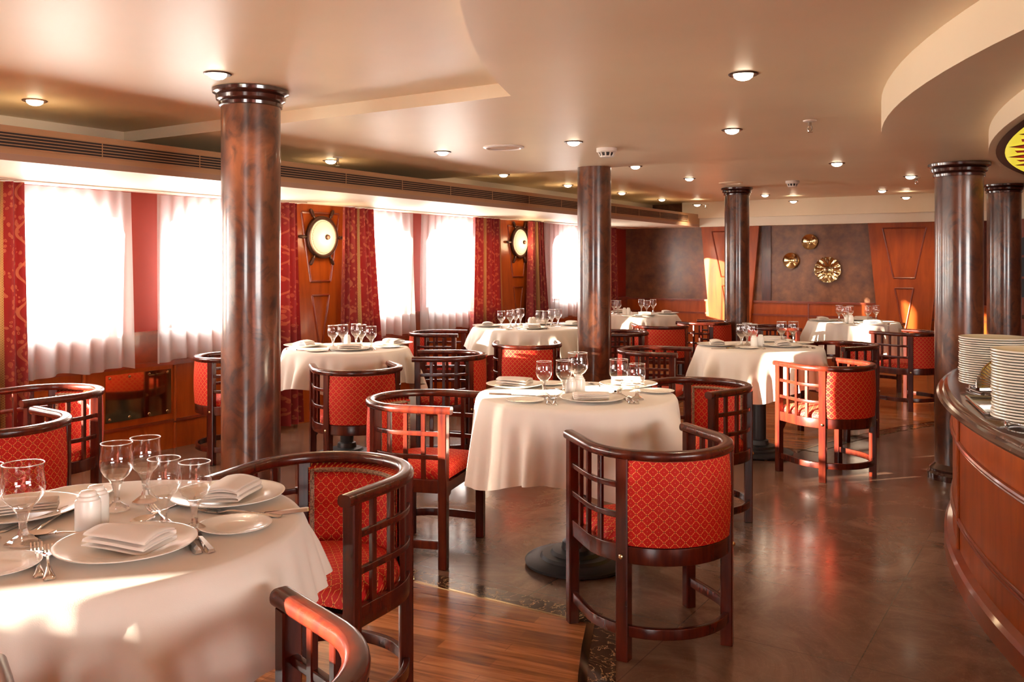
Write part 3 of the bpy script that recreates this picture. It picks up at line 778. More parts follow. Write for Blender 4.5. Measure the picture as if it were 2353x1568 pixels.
# leaded glass ceiling panel inside the round soffit
t = thing('stained_glass_ceiling_panel', 'backlit yellow and red leaded glass ceiling panel in the round soffit', 'stained glass', (C2[0], C2[1], 1.865))
def sector(r0, r1, a0, a1, z, mi, m, n=40):
    for k in range(n):
        p, q = a0+(a1-a0)*k/n, a0+(a1-a0)*(k+1)/n
        m.quad((-r1*cos(p), r1*sin(p), z), (-r1*cos(q), r1*sin(q), z), (-r0*cos(q), r0*sin(q), z), (-r0*cos(p), r0*sin(p), z), mi)
A0, A1 = -0.62, 0.45
m = MB(); sector(5.862, 5.90, A0, A1, -0.004, 0, m); sector(4.86, 4.9, A0, A1, -0.006, 0, m); m.build('black_border', 'lead', t, smooth=False)
m = MB(); sector(4.6, 5.88, A0, A1, -0.002, 0, m); m.build('yellow_ground', 'yellow_glass', t, smooth=False)
nP = 13
for k in range(nP):
    a = -0.55+0.0746*k
    def lens(r0, r1, w, z, mi, m, n=16):
        pts = []
        for q in range(n+1):
            s_ = q/n; r = r1+(r0-r1)*s_; ww = w*sin(PI*s_)**0.55
            pts.append((r, ww))
        for (ra, wa), (rb, wb) in zip(pts, pts[1:]):
            P = lambda r, w: (-r*cos(a)+w*sin(a), r*sin(a)+w*cos(a), z)
            m.quad(P(ra, -wa), P(rb, -wb), P(rb, wb), P(ra, wa), mi)
    m = MB(); lens(4.95, 5.852, 0.175, -0.006, 0, m); lens(4.98, 5.842, 0.155, -0.008, 1, m); lens(5.02, 5.80, 0.085, -0.010, 2, m); lens(5.1, 5.76, 0.025, -0.0115, 3, m)
    m.build('petal', ['lead', 'red_glass', 'scarlet_glass', 'green_glass'], t, smooth=False)
    a += 0.0373
    P = lambda r, w, z: (-r*cos(a)+w*sin(a), r*sin(a)+w*cos(a), z)
    m = MB(); m.quad(P(5.822, -0.05, -0.005), P(5.81, 0.05, -0.005), P(5.50, 0.03, -0.005), P(5.50, -0.03, -0.005)); m.build('tongue', 'red_glass', t, smooth=False)

# ================================================================== CHAIRS
RB = 0.253; WF = 0.243
def upath(off=0.0, yf=0.205, n=26, a0=None):
    pts = [(-(WF+off), yf), (-(WF+0.3*(RB-WF)+off), yf*0.66), (-(WF+0.75*(RB-WF)+off), yf*0.3)]
    for k in range(n+1):
        a = PI+PI*k/n
        pts.append(((RB+off)*cos(a), (RB+off)*sin(a)))
    pts += [(WF+0.75*(RB-WF)+off, yf*0.3), (WF+0.3*(RB-WF)+off, yf*0.66), (WF+off, yf)]
    return pts
ALEG = math.radians(218.5)              # rear leg on the curve
def side_path(off, sgn, yf=0.19, n=10):
    pts = [(WF+off, yf), (WF+0.3*(RB-WF)+off, yf*0.66), (WF+0.75*(RB-WF)+off, yf*0.3)]
    for k in range(n+1):
        a = -(ALEG-PI)*k/n
        pts.append(((RB+off)*cos(a), (RB+off)*sin(a)))
    return [(sgn*x, y) for x, y in pts]
def along(path, t):
    d = [0]
    for p, q in zip(path, path[1:]): d.append(d[-1]+math.dist(p, q))
    s = t*d[-1]
    for i in range(len(path)-1):
        if d[i+1] >= s:
            f = (s-d[i])/(d[i+1]-d[i]+1e-9); p, q = path[i], path[i+1]
            return (p[0]+(q[0]-p[0])*f, p[1]+(q[1]-p[1])*f, math.atan2(q[1]-p[1], q[0]-p[0]))
def post(m, x, y, ang, a, b, z0, z1, bev=0.004):
    c, s = cos(ang), sin(ang)
    pl = [(-a/2+bev, -b/2), (a/2-bev, -b/2), (a/2, -b/2+bev), (a/2, b/2-bev), (a/2-bev, b/2), (-a/2+bev, b/2), (-a/2, b/2-bev), (-a/2, -b/2+bev)]
    m.prism([(x+p*c-q*s, y+p*s+q*c) for p, q in pl], z0, z1)
def make_chair(label, group):
    t = thing('armchair', label, 'chair', (0, 0, 0), 0, group)
    # upholstered seat
    m = MB(); bd = upath(-0.020, 0.200, 22); cx, cy = 0.0, 0.0
    ring_n = len(bd); prev = None
    rings = [(1.0, 0.372), (1.0, 0.395), (0.97, 0.412), (0.90, 0.424), (0.7, 0.436), (0.4, 0.443)]
    idx = []
    for sc, z in rings: idx.append(m.add([(x*sc, y*sc+0.0, z) for x, y in bd]))
    def uvq(ids): return [(m.v[i][0], m.v[i][1]+m.v[i][2]) for i in ids]
    for a, b in zip(idx, idx[1:]):
        for k in range(ring_n):
            k2 = (k+1) % ring_n; q = (a+k, a+k2, b+k2, b+k); m.face(q, 0, uvq(q))
    q = [idx[-1]+k for k in range(ring_n)]; m.face(q, 0, uvq(q))
    m.build('seat', 'fabric', t)
    # upholstered curved back
    m = MB(); a0, a1 = ALEG+0.055, 3*PI-ALEG-0.055; na, nz = 22, 8
    def outer(a, b):
        g = a0+(a1-a0)*a; z = 0.388+(0.672-0.388)*b; r = RB+0.012+0.006*sin(PI*b); return (r*cos(g), r*sin(g), z)
    def inner(a, b):
        g = a0+(a1-a0)*a; z = 0.400+(0.660-0.400)*b; r = RB-0.026-0.016*(sin(PI*b)*sin(PI*a))**0.5; return (r*cos(g), r*sin(g), z)
    m.grid(outer, na, nz, 0, lambda a, b: (a*(a1-a0)*RB, 0.284*b)); m.grid(inner, na, nz, 0, lambda a, b: (a*(a1-a0)*RB*0.9, 0.26*b))
    for b, in ((0,), (1,)):
        for k in range(na): m.quad(outer(k/na, b), outer((k+1)/na, b), inner((k+1)/na, b), inner(k/na, b), 0, [(0, 0), (0.01, 0), (0.01, 0.01), (0, 0.01)])
    back = m.build('backrest', 'fabric', t)
    m = MB(); pts = []
    def ip(a, b): g = a0+(a1-a0)*a; r = RB-0.030-0.012*(sin(PI*b)*sin(PI*a))**0.5; return (r*cos(g), r*sin(g), 0.400+0.26*b)
    pts = [ip(0.025, b/6) for b in range(7)][:-1]+[ip(0.025+0.95*k/20, 0.975) for k in range(21)]+[ip(0.975, b/6) for b in range(7)][:-1][::-1]
    m.tube(pts, 0.0075, 8); tag(m.build('braid_trim', 'braid', back), 'braided gold trim')
    # bent top rail
    m = MB(); m.sweep(upath(0.0, 0.225), rrect(0.046, 0.034, 0.42), 0.689); m.build('arm_rail', 'mahogany', t)
    # seat frame: curved apron and front rail with brackets
    m = MB(); m.sweep(upath(0.0, 0.185), rrect(0.022, 0.058, 0.12), 0.356); m.box(-WF+0.01, WF-0.01, 0.178, 0.200, 0.327, 0.385); m.build('seat_frame', 'mahogany', t)
    for s in (-1, 1):
        m = MB(); x = s*(WF-0.018)
        prof = [(0, 0.327), (-s*0.055, 0.327), (-s*0.050, 0.312), (-s*0.030, 0.306), (-s*0.022, 0.285), (-s*0.010, 0.270), (0, 0.262)]
        i = m.add([(x+a, 0.180, z) for a, z in prof]); j = m.add([(x+a, 0.196, z) for a, z in prof])
        m.face([i+k for k in range(7)]); m.face([j+k for k in range(7)])
        for k in range(7): m.face((i+k, i+(k+1) % 7, j+(k+1) % 7, j+k))
        m.build('corner_bracket', 'mahogany', t, smooth=False)
        m = MB(); post(m, s*WF, 0.188, 0, 0.040, 0.040, 0, 0.676); m.build('leg', 'mahogany', t)
        g = ALEG if s < 0 else 3*PI-ALEG
        m = MB(); post(m, RB*cos(g), RB*sin(g), g, 0.042, 0.044, 0, 0.676); rl = m.build('leg', 'mahogany', t)
        g2 = g
        m = MB(); m.lathe([(0.009, 0), (0.008, 0.004), (0.003, 0.007)], 10)
        px, py = (RB+0.021)*cos(g), (RB+0.021)*sin(g)
        m.v = [(px+cos(g)*z-sin(g)*x, py+sin(g)*z+cos(g)*x, 0.350+y) for x, y, z in m.v]; tag(m.build('screw_cap', 'brass', rl), 'brass screw cap')
        sp = side_path(0.0, s)
        for q in (0.26, 0.49, 0.72):
            x, y, an = along(sp, q); m = MB(); post(m, x, y, an, 0.020, 0.015, 0.380, 0.676, 0.002); m.build('slat', 'mahogany', t)
        for z in (0.483, 0.585):
            m = MB(); m.sweep(side_path(0.003, s), rrect(0.016, 0.020, 0.2), z); m.build('cross_bar', 'mahogany', t)
    m = MB(); m.sweep(upath(0.0, 0.185), rrect(0.020, 0.036, 0.15), 0.100); m.build('stretcher', 'mahogany', t)
    return t
T = {'T0': at(230, 1212, .75), 'A': at(1324, 907, .75), 'T2': at(797, 800, .75), 'T3': at(1215, 752, .75), 'T4': at(1468, 722.5, .75), 'T5': at(1745, 797, .75), 'T6': at(1960, 739.3, .75)}
def face(p, tb): return math.degrees(math.atan2(T[tb][1]-p[1], T[tb][0]-p[0])) - 90
c22 = room(0.60, 9.2)
CH = [(-1.287, 2.982, 50.6, 'large foreground chair with its red diamond-pattern back turned to us'),
      (-2.580, 3.300, 285.2, 'sunlit chair drawn up at left side of the middle table'),
      (-1.678, 4.448, 161.8, 'chair with gold-braided red back at right of the middle table'),
      (-1.936, 1.973, 187.2, 'near chair with braided red back at right of the near left table'),
      (-1.167, 0.905, 70.3, 'cropped near chair with sunlit arm at the bottom edge'),
      (-3.653, 1.900, 83.7, 'dark chair at left edge showing its red back behind the wine glasses'),
      (-4.294, 2.461, 177.7, 'dark chair at left edge facing left, below the first sheer curtain'),
      (-4.89, 4.15, 321.8, 'chair half hidden behind the thick left pillar, red back edge showing'),
      (-3.716, 4.084, 52.1, 'chair with red back to us at the nearer window table'),
      (-3.702, 4.985, 124.1, 'side-on latticed chair at right of the nearer window table'),
      (-4.95, 6.53, 295.3, 'dark latticed chair left of the farther window table'),
      (-3.668, 5.986, 32.6, 'chair with red back to us at the farther window table'),
      (-2.62, 6.06, 278.9, 'dark chair at left of the table before the far pillar'),
      (-3.579, 7.458, 130.5, 'latticed chair showing just right of the central pillar'),
      (-3.598, 8.495, face((-3.598, 8.495), 'T4'), 'chair with red back to us at the far corner table'),
      (-3.42, 9.30, face((-3.42, 9.30), 'T4'), 'dark latticed chair right of the far corner table'),
      (-1.332, 5.840, 55.2, 'sunlit latticed chair with red back in front of the right table'),
      (-1.565, 7.249, 146.7, 'chair with sunlit arm tip behind the right table'),
      (-1.335, 8.92, 64.3, 'sunlit chair left of the buffet pillar with crimson back'),
      (-2.56, 8.93, 290.0, 'dark chair at left of the table under the brass wall plates'),
      (-1.817, 10.10, 182.3, 'chair behind the table under the brass wall plates, only its rail showing'),
      (c22[0], c22[1], face(c22, 'T3'), 'chair behind the farther window table, mostly hidden by the central pillar')]
CHG = 'barrel-back dining chairs'
c0 = make_chair(CH[0][3], CHG); CK = list(c0.children)
for i, (u, v, a, lb) in enumerate(CH):
    if i == 0: c0.location = (u, v, 0.002); c0.rotation_euler = (0, 0, math.radians(a))
    else: copy_thing(c0, (u, v, 0.002), math.radians(a), lb, None, CK)

# ================================================================== TABLES AND CLOTHS
TN = {'T0': 'the near left table', 'A': 'the middle table', 'T2': 'the nearer window table', 'T3': 'the farther window table', 'T4': 'the far corner table', 'T5': 'the right table before far pillar', 'T6': 'the table below brass plates'}
def table(k, r):
    u, v = T[k]
    t = thing('dining_table', 'round pedestal table under the cloth of '+TN[k], 'table', (u, v, 0.002), 0, 'round pedestal tables')
    m = MB(); m.lathe([(r*0.6, 0.708), (r-0.012, 0.712), (r-0.006, 0.72), (r-0.006, 0.738), (r-0.012, 0.744)], 48); m.build('tabletop', 'table_top', t)
    m = MB(); m.lathe([(0.045, 0.06), (0.045, 0.60), (0.06, 0.62), (0.11, 0.70), (0.16, 0.708)], 24); m.build('post', 'iron', t)
    m = MB(); m.lathe([(0.225, 0.006), (0.228, 0.018), (0.218, 0.026), (0.16, 0.034), (0.150, 0.046), (0.115, 0.050), (0.105, 0.064), (0.066, 0.070), (0.060, 0.10), (0.05, 0.105)], 48); m.build('base_disc', 'iron', t)
    for q in range(4):
        a = q*PI/2+0.5; m = MB(); m.lathe([(0.014, -0.002), (0.014, 0.008)], 10, c=(0.19*cos(a), 0.19*sin(a), 0)); m.build('glide', 'chrome', t)
def tablecloth(k, r, drop, corner, rot, seed, nf=9, flare=0.05, label=None):
    u, v = T[k]; rnd = random.Random(seed)
    ph = [rnd.random()*2*PI for _ in range(6)]; SEG = 240
    folds = [((k+0.8*rnd.random())*2*PI/nf, 0.055+0.07*rnd.random(), 0.5+0.6*rnd.random()) for k in range(nf)]
    sc_f = {'T0': 0.62, 'A': 1.0, 'T2': 1.0}.get(k, 0.75)
    m = MB(); rows = []
    def ring(rad, z): return m.add([(rad*cos(2*PI*q/SEG), rad*sin(2*PI*q/SEG), z) for q in range(SEG)])
    c = m.add([(0, 0, 0.75)])
    tops = [ring(r*f, 0.75) for f in (0.5, 0.9, 0.975)]
    for q in range(SEG): m.face((c, tops[0]+q, tops[0]+(q+1) % SEG))
    rows = tops
    for t_ in (0.0, 0.03, 0.08, 0.16, 0.28, 0.42, 0.58, 0.74, 0.88, 1.0):
        pts = []
        for q in range(SEG):
            a = 2*PI*q/SEG
            cn = max(0.0, abs(sin(2*(a-rot))))**2.2              # cloth corners hang lower and swing out
            Ld = drop*(1+corner*cn)+0.012*sin(3*a+ph[3])
            w = 0.0
            for fa, fs, fh in folds:
                da = (a-fa+PI) % (2*PI)-PI
                w += fh*math.exp(-(da/(fs*(1.25-0.35*t_)))**2)
            w += 0.10*sin(31*a+ph[0])+0.08*sin(23*a+ph[1])
            am = 0.115*min(1, t_*2.0)**1.1*(0.40+0.60*t_)*sc_f
            rad = r+flare*t_**0.8*(1+0.7*cn*corner*2)+am*(w-0.25)+(0.006 if t_ > 0 else 0)
            z = 0.75-0.008-Ld*t_+(0.014*w*t_*t_) if t_ > 0 else 0.748
            pts.append((rad*cos(a), rad*sin(a), z))
        rows.append(m.add(pts))
    for a, b in zip(rows, rows[1:]):
        for q in range(SEG): m.face((a+q, a+(q+1) % SEG, b+(q+1) % SEG, b+q))
    o = m.build('tablecloth', 'cloth', None, loc=(u, v, 0.002), angle=180)
    tag(o, label, 'tablecloth', 'ivory tablecloths')
TR = {'T0': 0.43, 'A': 0.435, 'T2': 0.42, 'T3': 0.51, 'T4': 0.43, 'T5': 0.425, 'T6': 0.43}
CLO = {'T0': (0.165, 0.25, 0.56, 11, 9, 0.06), 'A': (0.28, 0.30, 0.2, 5, 10, 0.05), 'T2': (0.22, 0.35, 0.1, 8, 11, 0.05), 'T3': (0.17, 0.4, 0.3, 9, 14, 0.05), 'T4': (0.15, 0.3, 0.2, 10, 9, 0.04), 'T5': (0.23, 0.45, 1.0, 3, 11, 0.03), 'T6': (0.25, 0.3, 0.4, 12, 11, 0.03)}
CL_LB = {'T0': 'ivory tablecloth, partly sunlit and reddened, on the near left table', 'A': 'ivory tablecloth hanging in long folds from the middle table', 'T2': 'ivory tablecloth on the window table by the thick left pillar',
         'T3': 'ivory tablecloth on the wide window table left of the central pillar', 'T4': 'ivory tablecloth on the far corner table right of the central pillar', 'T5': 'ivory tablecloth on the right table before the far pillar', 'T6': 'ivory tablecloth with sun streaks under the brass wall plates'}
for k in T:
    table(k, TR[k]); d = CLO[k]
    tablecloth(k, TR[k], d[0], d[1], d[2], d[3], d[4], d[5], CL_LB[k])

# ================================================================== TABLEWARE
TZ = 0.7525
ITEMS = {}
def goblet_proto():
    t = thing('wine_glass', 'x', 'glass', (0, 0, 0), 0, 'stemmed wine glasses')
    m = MB()
    m.lathe([(0.006, 0.068), (0.018, 0.073), (0.030, 0.083), (0.0365, 0.093)], 28, 2, caps=False); m.lathe([(0.0365, 0.093), (0.039, 0.098), (0.0415, 0.112), (0.040, 0.128), (0.0375, 0.144), (0.0385, 0.160)], 28, 0, caps=False)
    n = 28; m.sweep([(0.0385*cos(2*PI*k/n), 0.0385*sin(2*PI*k/n)) for k in range(n)], [(0.0012*cos(q*PI/3), 0.0012*sin(q*PI/3)) for q in range(6)], 0.160, 1, True)
    m.build('bowl', ['glass', 'glass_rim', 'thick_glass'], t, angle=80)
    m = MB(); m.lathe([(0.0345, 0.0), (0.0345, 0.003), (0.024, 0.010), (0.011, 0.018), (0.0075, 0.030), (0.0085, 0.046), (0.012, 0.060), (0.020, 0.074), (0.012, 0.0735), (0.004, 0.068)], 9); m.build('stem', 'stem_glass', t, smooth=False)
    return t
def plate_mesh(R, name='plate_body', ribs=True):
    m = MB(); seg = 72
    prof = [(0.001, 0.004), (0.50, 0.004), (0.60, 0.007), (0.66, 0.0095), (0.80, 0.0125), (0.93, 0.0165), (0.98, 0.018), (1.0, 0.0175), (0.99, 0.0155), (0.62, 0.002), (0.50, 0.0), (0.001, 0.0)]
    i = len(m.v)
    for q, (r, z) in enumerate(prof):
        for k in range(seg):
            a = 2*PI*k/seg
            dz = 0.0009*(1 if k % 2 else -1) if (ribs and q in (4, 5)) else 0
            m.v.append((r*R*cos(a), r*R*sin(a), z*R/0.14*1.0+dz))
    for q in range(len(prof)-1):
        for k in range(seg): m.face((i+q*seg+k, i+q*seg+(k+1) % seg, i+(q+1)*seg+(k+1) % seg, i+(q+1)*seg+k))
    return m
def napkin_mesh(fan):
    m = MB(); w, l, th = 0.10, 0.150, 0.0045
    path = []
    lay = 5 if not fan else 6
    for k in range(lay):
        z = 0.003+k*0.0056; xs = (-w/2, w/2) if k % 2 == 0 else (w/2, -w/2)
        for q in range(9):
            x = xs[0]+(xs[1]-xs[0])*q/8
            path.append((x*(1-0.03*k), z+0.004*sin(PI*q/8)*(k/2)))
    def fn(a, b):
        f = a*(len(path)-1); i = min(int(f), len(path)-2); g = f-i
        x = path[i][0]+(path[i+1][0]-path[i][0])*g; z = path[i][1]+(path[i+1][1]-path[i][1])*g
        y = (b-0.5)*l; s = 1.0
        if fan: s = 0.35+0.9*b; z = z*0.55
        return (x*s, y, z+0.003*sin(3*b+x*20))
    m.grid(fn, len(path)*2, 8)
    return m
protos = {}
g0 = goblet_proto(); protos['wine_glass'] = g0; GK = list(g0.children)
def simple(name, cat, mb, mat, group, angle=40):
    o = mb.build(name, mat, None, angle=angle); tag(o, 'x', cat, group); protos[name] = o; return o
simple('dinner_plate', 'plate', plate_mesh(0.137), 'china', 'dinner plates on the tables')
simple('side_plate', 'plate', plate_mesh(0.079), 'china', 'side plates on the tables')
simple('napkin', 'napkin', napkin_mesh(False), 'napkin', 'folded napkins'); simple('fan_napkin', 'napkin', napkin_mesh(True), 'napkin', 'folded napkins')
for nm in ('napkin', 'fan_napkin'):
    md = protos[nm].modifiers.new('thick', 'SOLIDIFY'); md.thickness = 0.0022
sh = thing('salt_shaker', 'x', 'shaker', (0, 0, 0), 0, 'white china shakers'); protos['shaker'] = sh
m = MB(); m.lathe([(0.020, 0), (0.0235, 0.002), (0.0245, 0.006), (0.0245, 0.056), (0.0235, 0.060)], 28); m.build('body', 'china', sh)
m = MB(); m.lathe([(0.0240, 0.060), (0.0235, 0.064), (0.0205, 0.066), (0.0200, 0.071), (0.0165, 0.073), (0.0160, 0.078), (0.0135, 0.081), (0.004, 0.083)], 28); m.build('cap', 'china', sh, angle=30)
SK = list(sh.children)
def cutlery(kind):
    m = MB()
    def strip(pts, th):       # pts: (y, half width, z)
        for (ya, wa, za), (yb, wb, zb) in zip(pts, pts[1:]):
            a = m.add([(-wa, ya, za), (wa, ya, za), (wa*0.6, ya, za+th), (-wa*0.6, ya, za+th), (-wb, yb, zb), (wb, yb, zb), (wb*0.6, yb, zb+th), (-wb*0.6, yb, zb+th)])
            for q in ((0, 1, 5, 4), (1, 2, 6, 5), (2, 3, 7, 6), (3, 0, 4, 7)): m.face([a+i for i in q])
        a = m.add([(-pts[0][1], pts[0][0], pts[0][2]), (pts[0][1], pts[0][0], pts[0][2]), (pts[0][1]*.6, pts[0][0], pts[0][2]+th), (-pts[0][1]*.6, pts[0][0], pts[0][2]+th)]); m.face((a, a+1, a+2, a+3))
    hd = [(-0.100, 0.006, 0.001), (-0.096, 0.010, 0.001), (-0.085, 0.0105, 0.002), (-0.06, 0.0065, 0.004), (-0.02, 0.0036, 0.006), (0.02, 0.0034, 0.008)]
    if kind == 'fork':
        strip(hd+[(0.035, 0.006, 0.007), (0.046, 0.0115, 0.005), (0.056, 0.0125, 0.004)], 0.0025)
        for k in range(4):
            x = -0.0098+0.00655*k
            for (ya, za), (yb, zb) in (((0.055, 0.004), (0.08, 0.004)), ((0.08, 0.004), (0.102, 0.009))):
                a = m.add([(x-0.0018, ya, za), (x+0.0018, ya, za), (x+0.0018, ya, za+0.0022), (x-0.0018, ya, za+0.0022), (x-0.0013, yb, zb), (x+0.0013, yb, zb), (x+0.0013, yb, zb+0.002), (x-0.0013, yb, zb+0.002)])
                for q in ((0, 1, 5, 4), (1, 2, 6, 5), (2, 3, 7, 6), (3, 0, 4, 7), (4, 5, 6, 7)): m.face([a+i for i in q])
    elif kind == 'spoon':
        strip(hd+[(0.035, 0.004, 0.007)], 0.0025)
        def sp(a, b, o=0.0):
            t_ = a*2-1; w = 0.0205*math.sqrt(max(0, 1-t_*t_))*(1.0-0.12*t_)
            x = (b*2-1)*w; y = 0.068+0.036*t_; dep = 0.008*(1-t_*t_)*(1-(b*2-1)**2)
            return (x, y, 0.010-dep+o)
        m.grid(lambda a, b: sp(a, b), 14, 8); m.grid(lambda a, b: sp(a, b, 0.0015), 14, 8)
    else:
        strip([(-0.105, 0.007, 0.001), (-0.100, 0.0095, 0.001), (-0.06, 0.008, 0.001), (-0.015, 0.006, 0.001), (-0.005, 0.0065, 0.001)], 0.007)
        strip([(-0.005, 0.0075, 0.002), (0.03, 0.0095, 0.002), (0.075, 0.010, 0.002), (0.098, 0.006, 0.002), (0.106, 0.001, 0.002)], 0.0015)
    return m
for kd in ('fork', 'spoon', 'knife'): simple(kd, kd, cutlery(kd), 'steel', 'steel cutlery on the tables', 50)
NAMES = {'wine_glass': 'clear stemmed wine glass', 'dinner_plate': 'white ribbed dinner plate', 'side_plate': 'small white side plate', 'napkin': 'folded linen napkin', 'fan_napkin': 'fanned linen napkin', 'shaker': 'white china shaker', 'fork': 'steel fork', 'spoon': 'steel spoon', 'knife': 'steel table knife'}
used = set()
PUT = []
def put(tb, kind, x, y, dz=0.0, rot=0.0, scale=1.0): PUT.append((tb, kind, x, y, dz, rot, scale))
def lay(tb, kind, tip, end, dz=0.0):          # cutlery between two pixels: tip and handle end
    a = at(tip[0], tip[1], TZ); b = at(end[0], end[1], TZ)
    ang = math.atan2(a[1]-b[1], a[0]-b[0])-PI/2
    mid = ((a[0]+b[0])/2, (a[1]+b[1])/2)
    PUT.append((tb, kind, (tip[0]+end[0])/2, (tip[1]+end[1])/2, dz, ang, 1.0, mid))
def rot_to(tb, x, y):
    p = at(x, y, TZ); return math.atan2(T[tb][1]-p[1], T[tb][0]-p[0])-PI/2
# near left table
for x, y, s in ((-36, 1242, 1.0), (53, 1249, 1.03), (268, 1172, 1.0), (334, 1153, 0.99), (377, 1216, 0.98), (447, 1220, 0.95)): put('T0', 'wine_glass', x, y, 0, random.random(), s)
for x, y, nk, nr in ((290, 1262, 'napkin', 1.25), (523, 1147, 'napkin', -0.1), (42, 1182, 'fan_napkin', 1.9)):
    put('T0', 'dinner_plate', x, y); put('T0', nk, x+8, y-3, 0.011, math.radians(32.46)+nr)
for x, y in ((183, 1139), (540, 1213), (-9, 1307)): put('T0', 'side_plate', x, y)
put('T0', 'shaker', 202, 1222, 0, 0, 1.08); put('T0', 'shaker', 221, 1207, 0, 0, 1.08)
lay('T0', 'fork', (83, 1256), (91, 1332)); lay('T0', 'fork', (106, 1255), (115, 1346)); lay('T0', 'knife', (400, 1208), (462, 1281)); lay('T0', 'knife', (432, 1206), (490, 1277))
lay('T0', 'spoon', (103, 1235), (232, 1229)); lay('T0', 'spoon', (171, 1173), (72, 1226)); lay('T0', 'fork', (150, 1180), (30, 1215)); lay('T0', 'spoon', (330, 1203), (400, 1168)); lay('T0', 'fork', (350, 1175), (400, 1212))
lay('T0', 'knife', (520, 1196), (684, 1177)); lay('T0', 'fork', (470, 1178), (640, 1188))
# middle table
for x, y, s in ((1250, 911, 0.97), (1296, 911, 1.0), (1328, 903, 1.12), (1422, 914, 1.03), (1464, 919, 0.97)): put('A', 'wine_glass', x, y, 0, random.random(), s)
for x, y, nk, nr in ((1360, 921, 'fan_napkin', 1.57), (1184, 889, 'napkin', 1.2), (1444, 888, 'napkin', 1.5)):
    put('A', 'dinner_plate', x, y); put('A', nk, x-2, y-2, 0.011, math.radians(32.46)+nr)
for x, y in ((1207, 923), (1509, 902), (1262, 884)): put('A', 'side_plate', x, y)
put('A', 'shaker', 1311, 909); put('A', 'shaker', 1331, 908, 0, 0, 1.08)
lay('A', 'fork', (1254, 910), (1263, 935)); lay('A', 'fork', (1271, 910), (1277, 936)); lay('A', 'knife', (1425, 907), (1459, 934)); lay('A', 'knife', (1440, 907), (1470, 934)); lay('A', 'knife', (1236, 911), (1119, 907)); lay('A', 'spoon', (1300, 902), (1255, 894)); lay('A', 'fork', (1385, 892), (1362, 884)); lay('A', 'knife', (1400, 907), (1425, 897))
# window tables and far tables
FAR = {
 'T2': ([(765, 801), (788, 799), (818, 796), (830, 799), (853, 804)], [(698, 797), (803, 805), (905, 792)], [(727, 808), (894, 799)], [(798, 796)], [((756, 800), (758, 808), 'fork'), ((846, 798), (860, 807), 'knife'), ((690, 806), (676, 805), 'knife')]),
 'T3': ([(1152, 756), (1173, 754), (1185, 751), (1196, 748), (1240, 755), (1255, 756), (1268, 751), (1282, 750)], [(1120, 751), (1222, 756), (1318, 748), (1240, 746)], [(1157, 757)], [(1219, 750), (1226, 749)], [((1190, 754), (1190, 759), 'fork'), ((1253, 753), (1258, 758), 'knife')]),
 'T4': ([(1411, 722), (1420, 723), (1474, 719), (1486, 722.5), (1501, 719.5)], [(1482, 726), (1532, 722), (1425, 719)], [(1444, 727)], [(1435, 724), (1444, 724)], [((1460, 722), (1461, 727), 'fork')]),
 'T5': ([(1704, 798), (1717, 794), (1729, 797), (1796, 789), (1823, 789)], [(1647, 795), (1799, 797), (1780, 786)], [(1716, 801), (1844, 790)], [(1733, 798), (1748, 796)], [((1744, 797), (1757, 803), 'fork'), ((1845, 797), (1862, 800), 'knife'), ((1645, 802), (1690, 801), 'knife')]),
 'T6': ([(1928, 738), (1942, 743), (1953, 740), (1994, 740), (2013, 738)], [(1890, 738), (2006, 746), (1983, 737)], [(1923, 745)], [(1956, 744), (1946, 743)], [((1960, 741), (1966, 747), 'fork'), ((2036, 743), (2046, 746), 'knife')]),
}
for tb, (gl, dp, sd, sk, cu) in FAR.items():
    for x, y in gl: put(tb, 'wine_glass', x, y, 0, random.random())
    for i, (x, y) in enumerate(dp):
        put(tb, 'dinner_plate', x, y); put(tb, 'napkin', x, y-0.5, 0.011, rot_to(tb, x, y)+PI/2)
    for x, y in sd: put(tb, 'side_plate', x, y)
    for x, y in sk: put(tb, 'shaker', x, y)
    for a, b, kd in cu: lay(tb, kd, a, b)
counts = {}
for p in PUT: counts.setdefault((p[0], 'napkin' if 'napkin' in p[1] else p[1]), []).append(p)
for (tb, kind), lst in counts.items():
    lst.sort(key=lambda p: p[2]); n = len(lst)
    for i, p in enumerate(lst):
        _, kd, x, y, dz, rot, sc = p[:7]
        u, v = p[7] if len(p) > 7 else at(x, y, TZ+(0.0 if not dz else 0.004))
        nm = NAMES[kd]
        if n == 1: lb = 'the only '+nm+' seen on '+TN[tb]
        else:
            end = 'leftmost' if i == 0 else ('rightmost' if i == n-1 else ORD[i]+' from left')
            lb = nm+' on '+TN[tb]+', '+end+' of '+['', '', 'two', 'three', 'four', 'five', 'six', 'seven', 'eight'][n]
        loc = (u, v, TZ+dz)
        pr = protos[kd]
        if kd in ('wine_glass', 'shaker'):
            if kd in used: o = copy_thing(pr, loc, rot, lb, None, GK if kd == 'wine_glass' else SK)
            else: o = pr; o.location = loc; o.rotation_euler = (0, 0, rot); o['label'] = lb
        else:
            if kd in used: o = pr.copy(); COL.objects.link(o)
            else: o = pr
            o.location = loc; o.rotation_euler = (0, 0, rot); o['label'] = lb
        o.scale = (sc*0.90, sc*0.90, sc*0.98) if kd == 'wine_glass' and sc < 1.02 else (sc, sc, sc)
        used.add(kd)

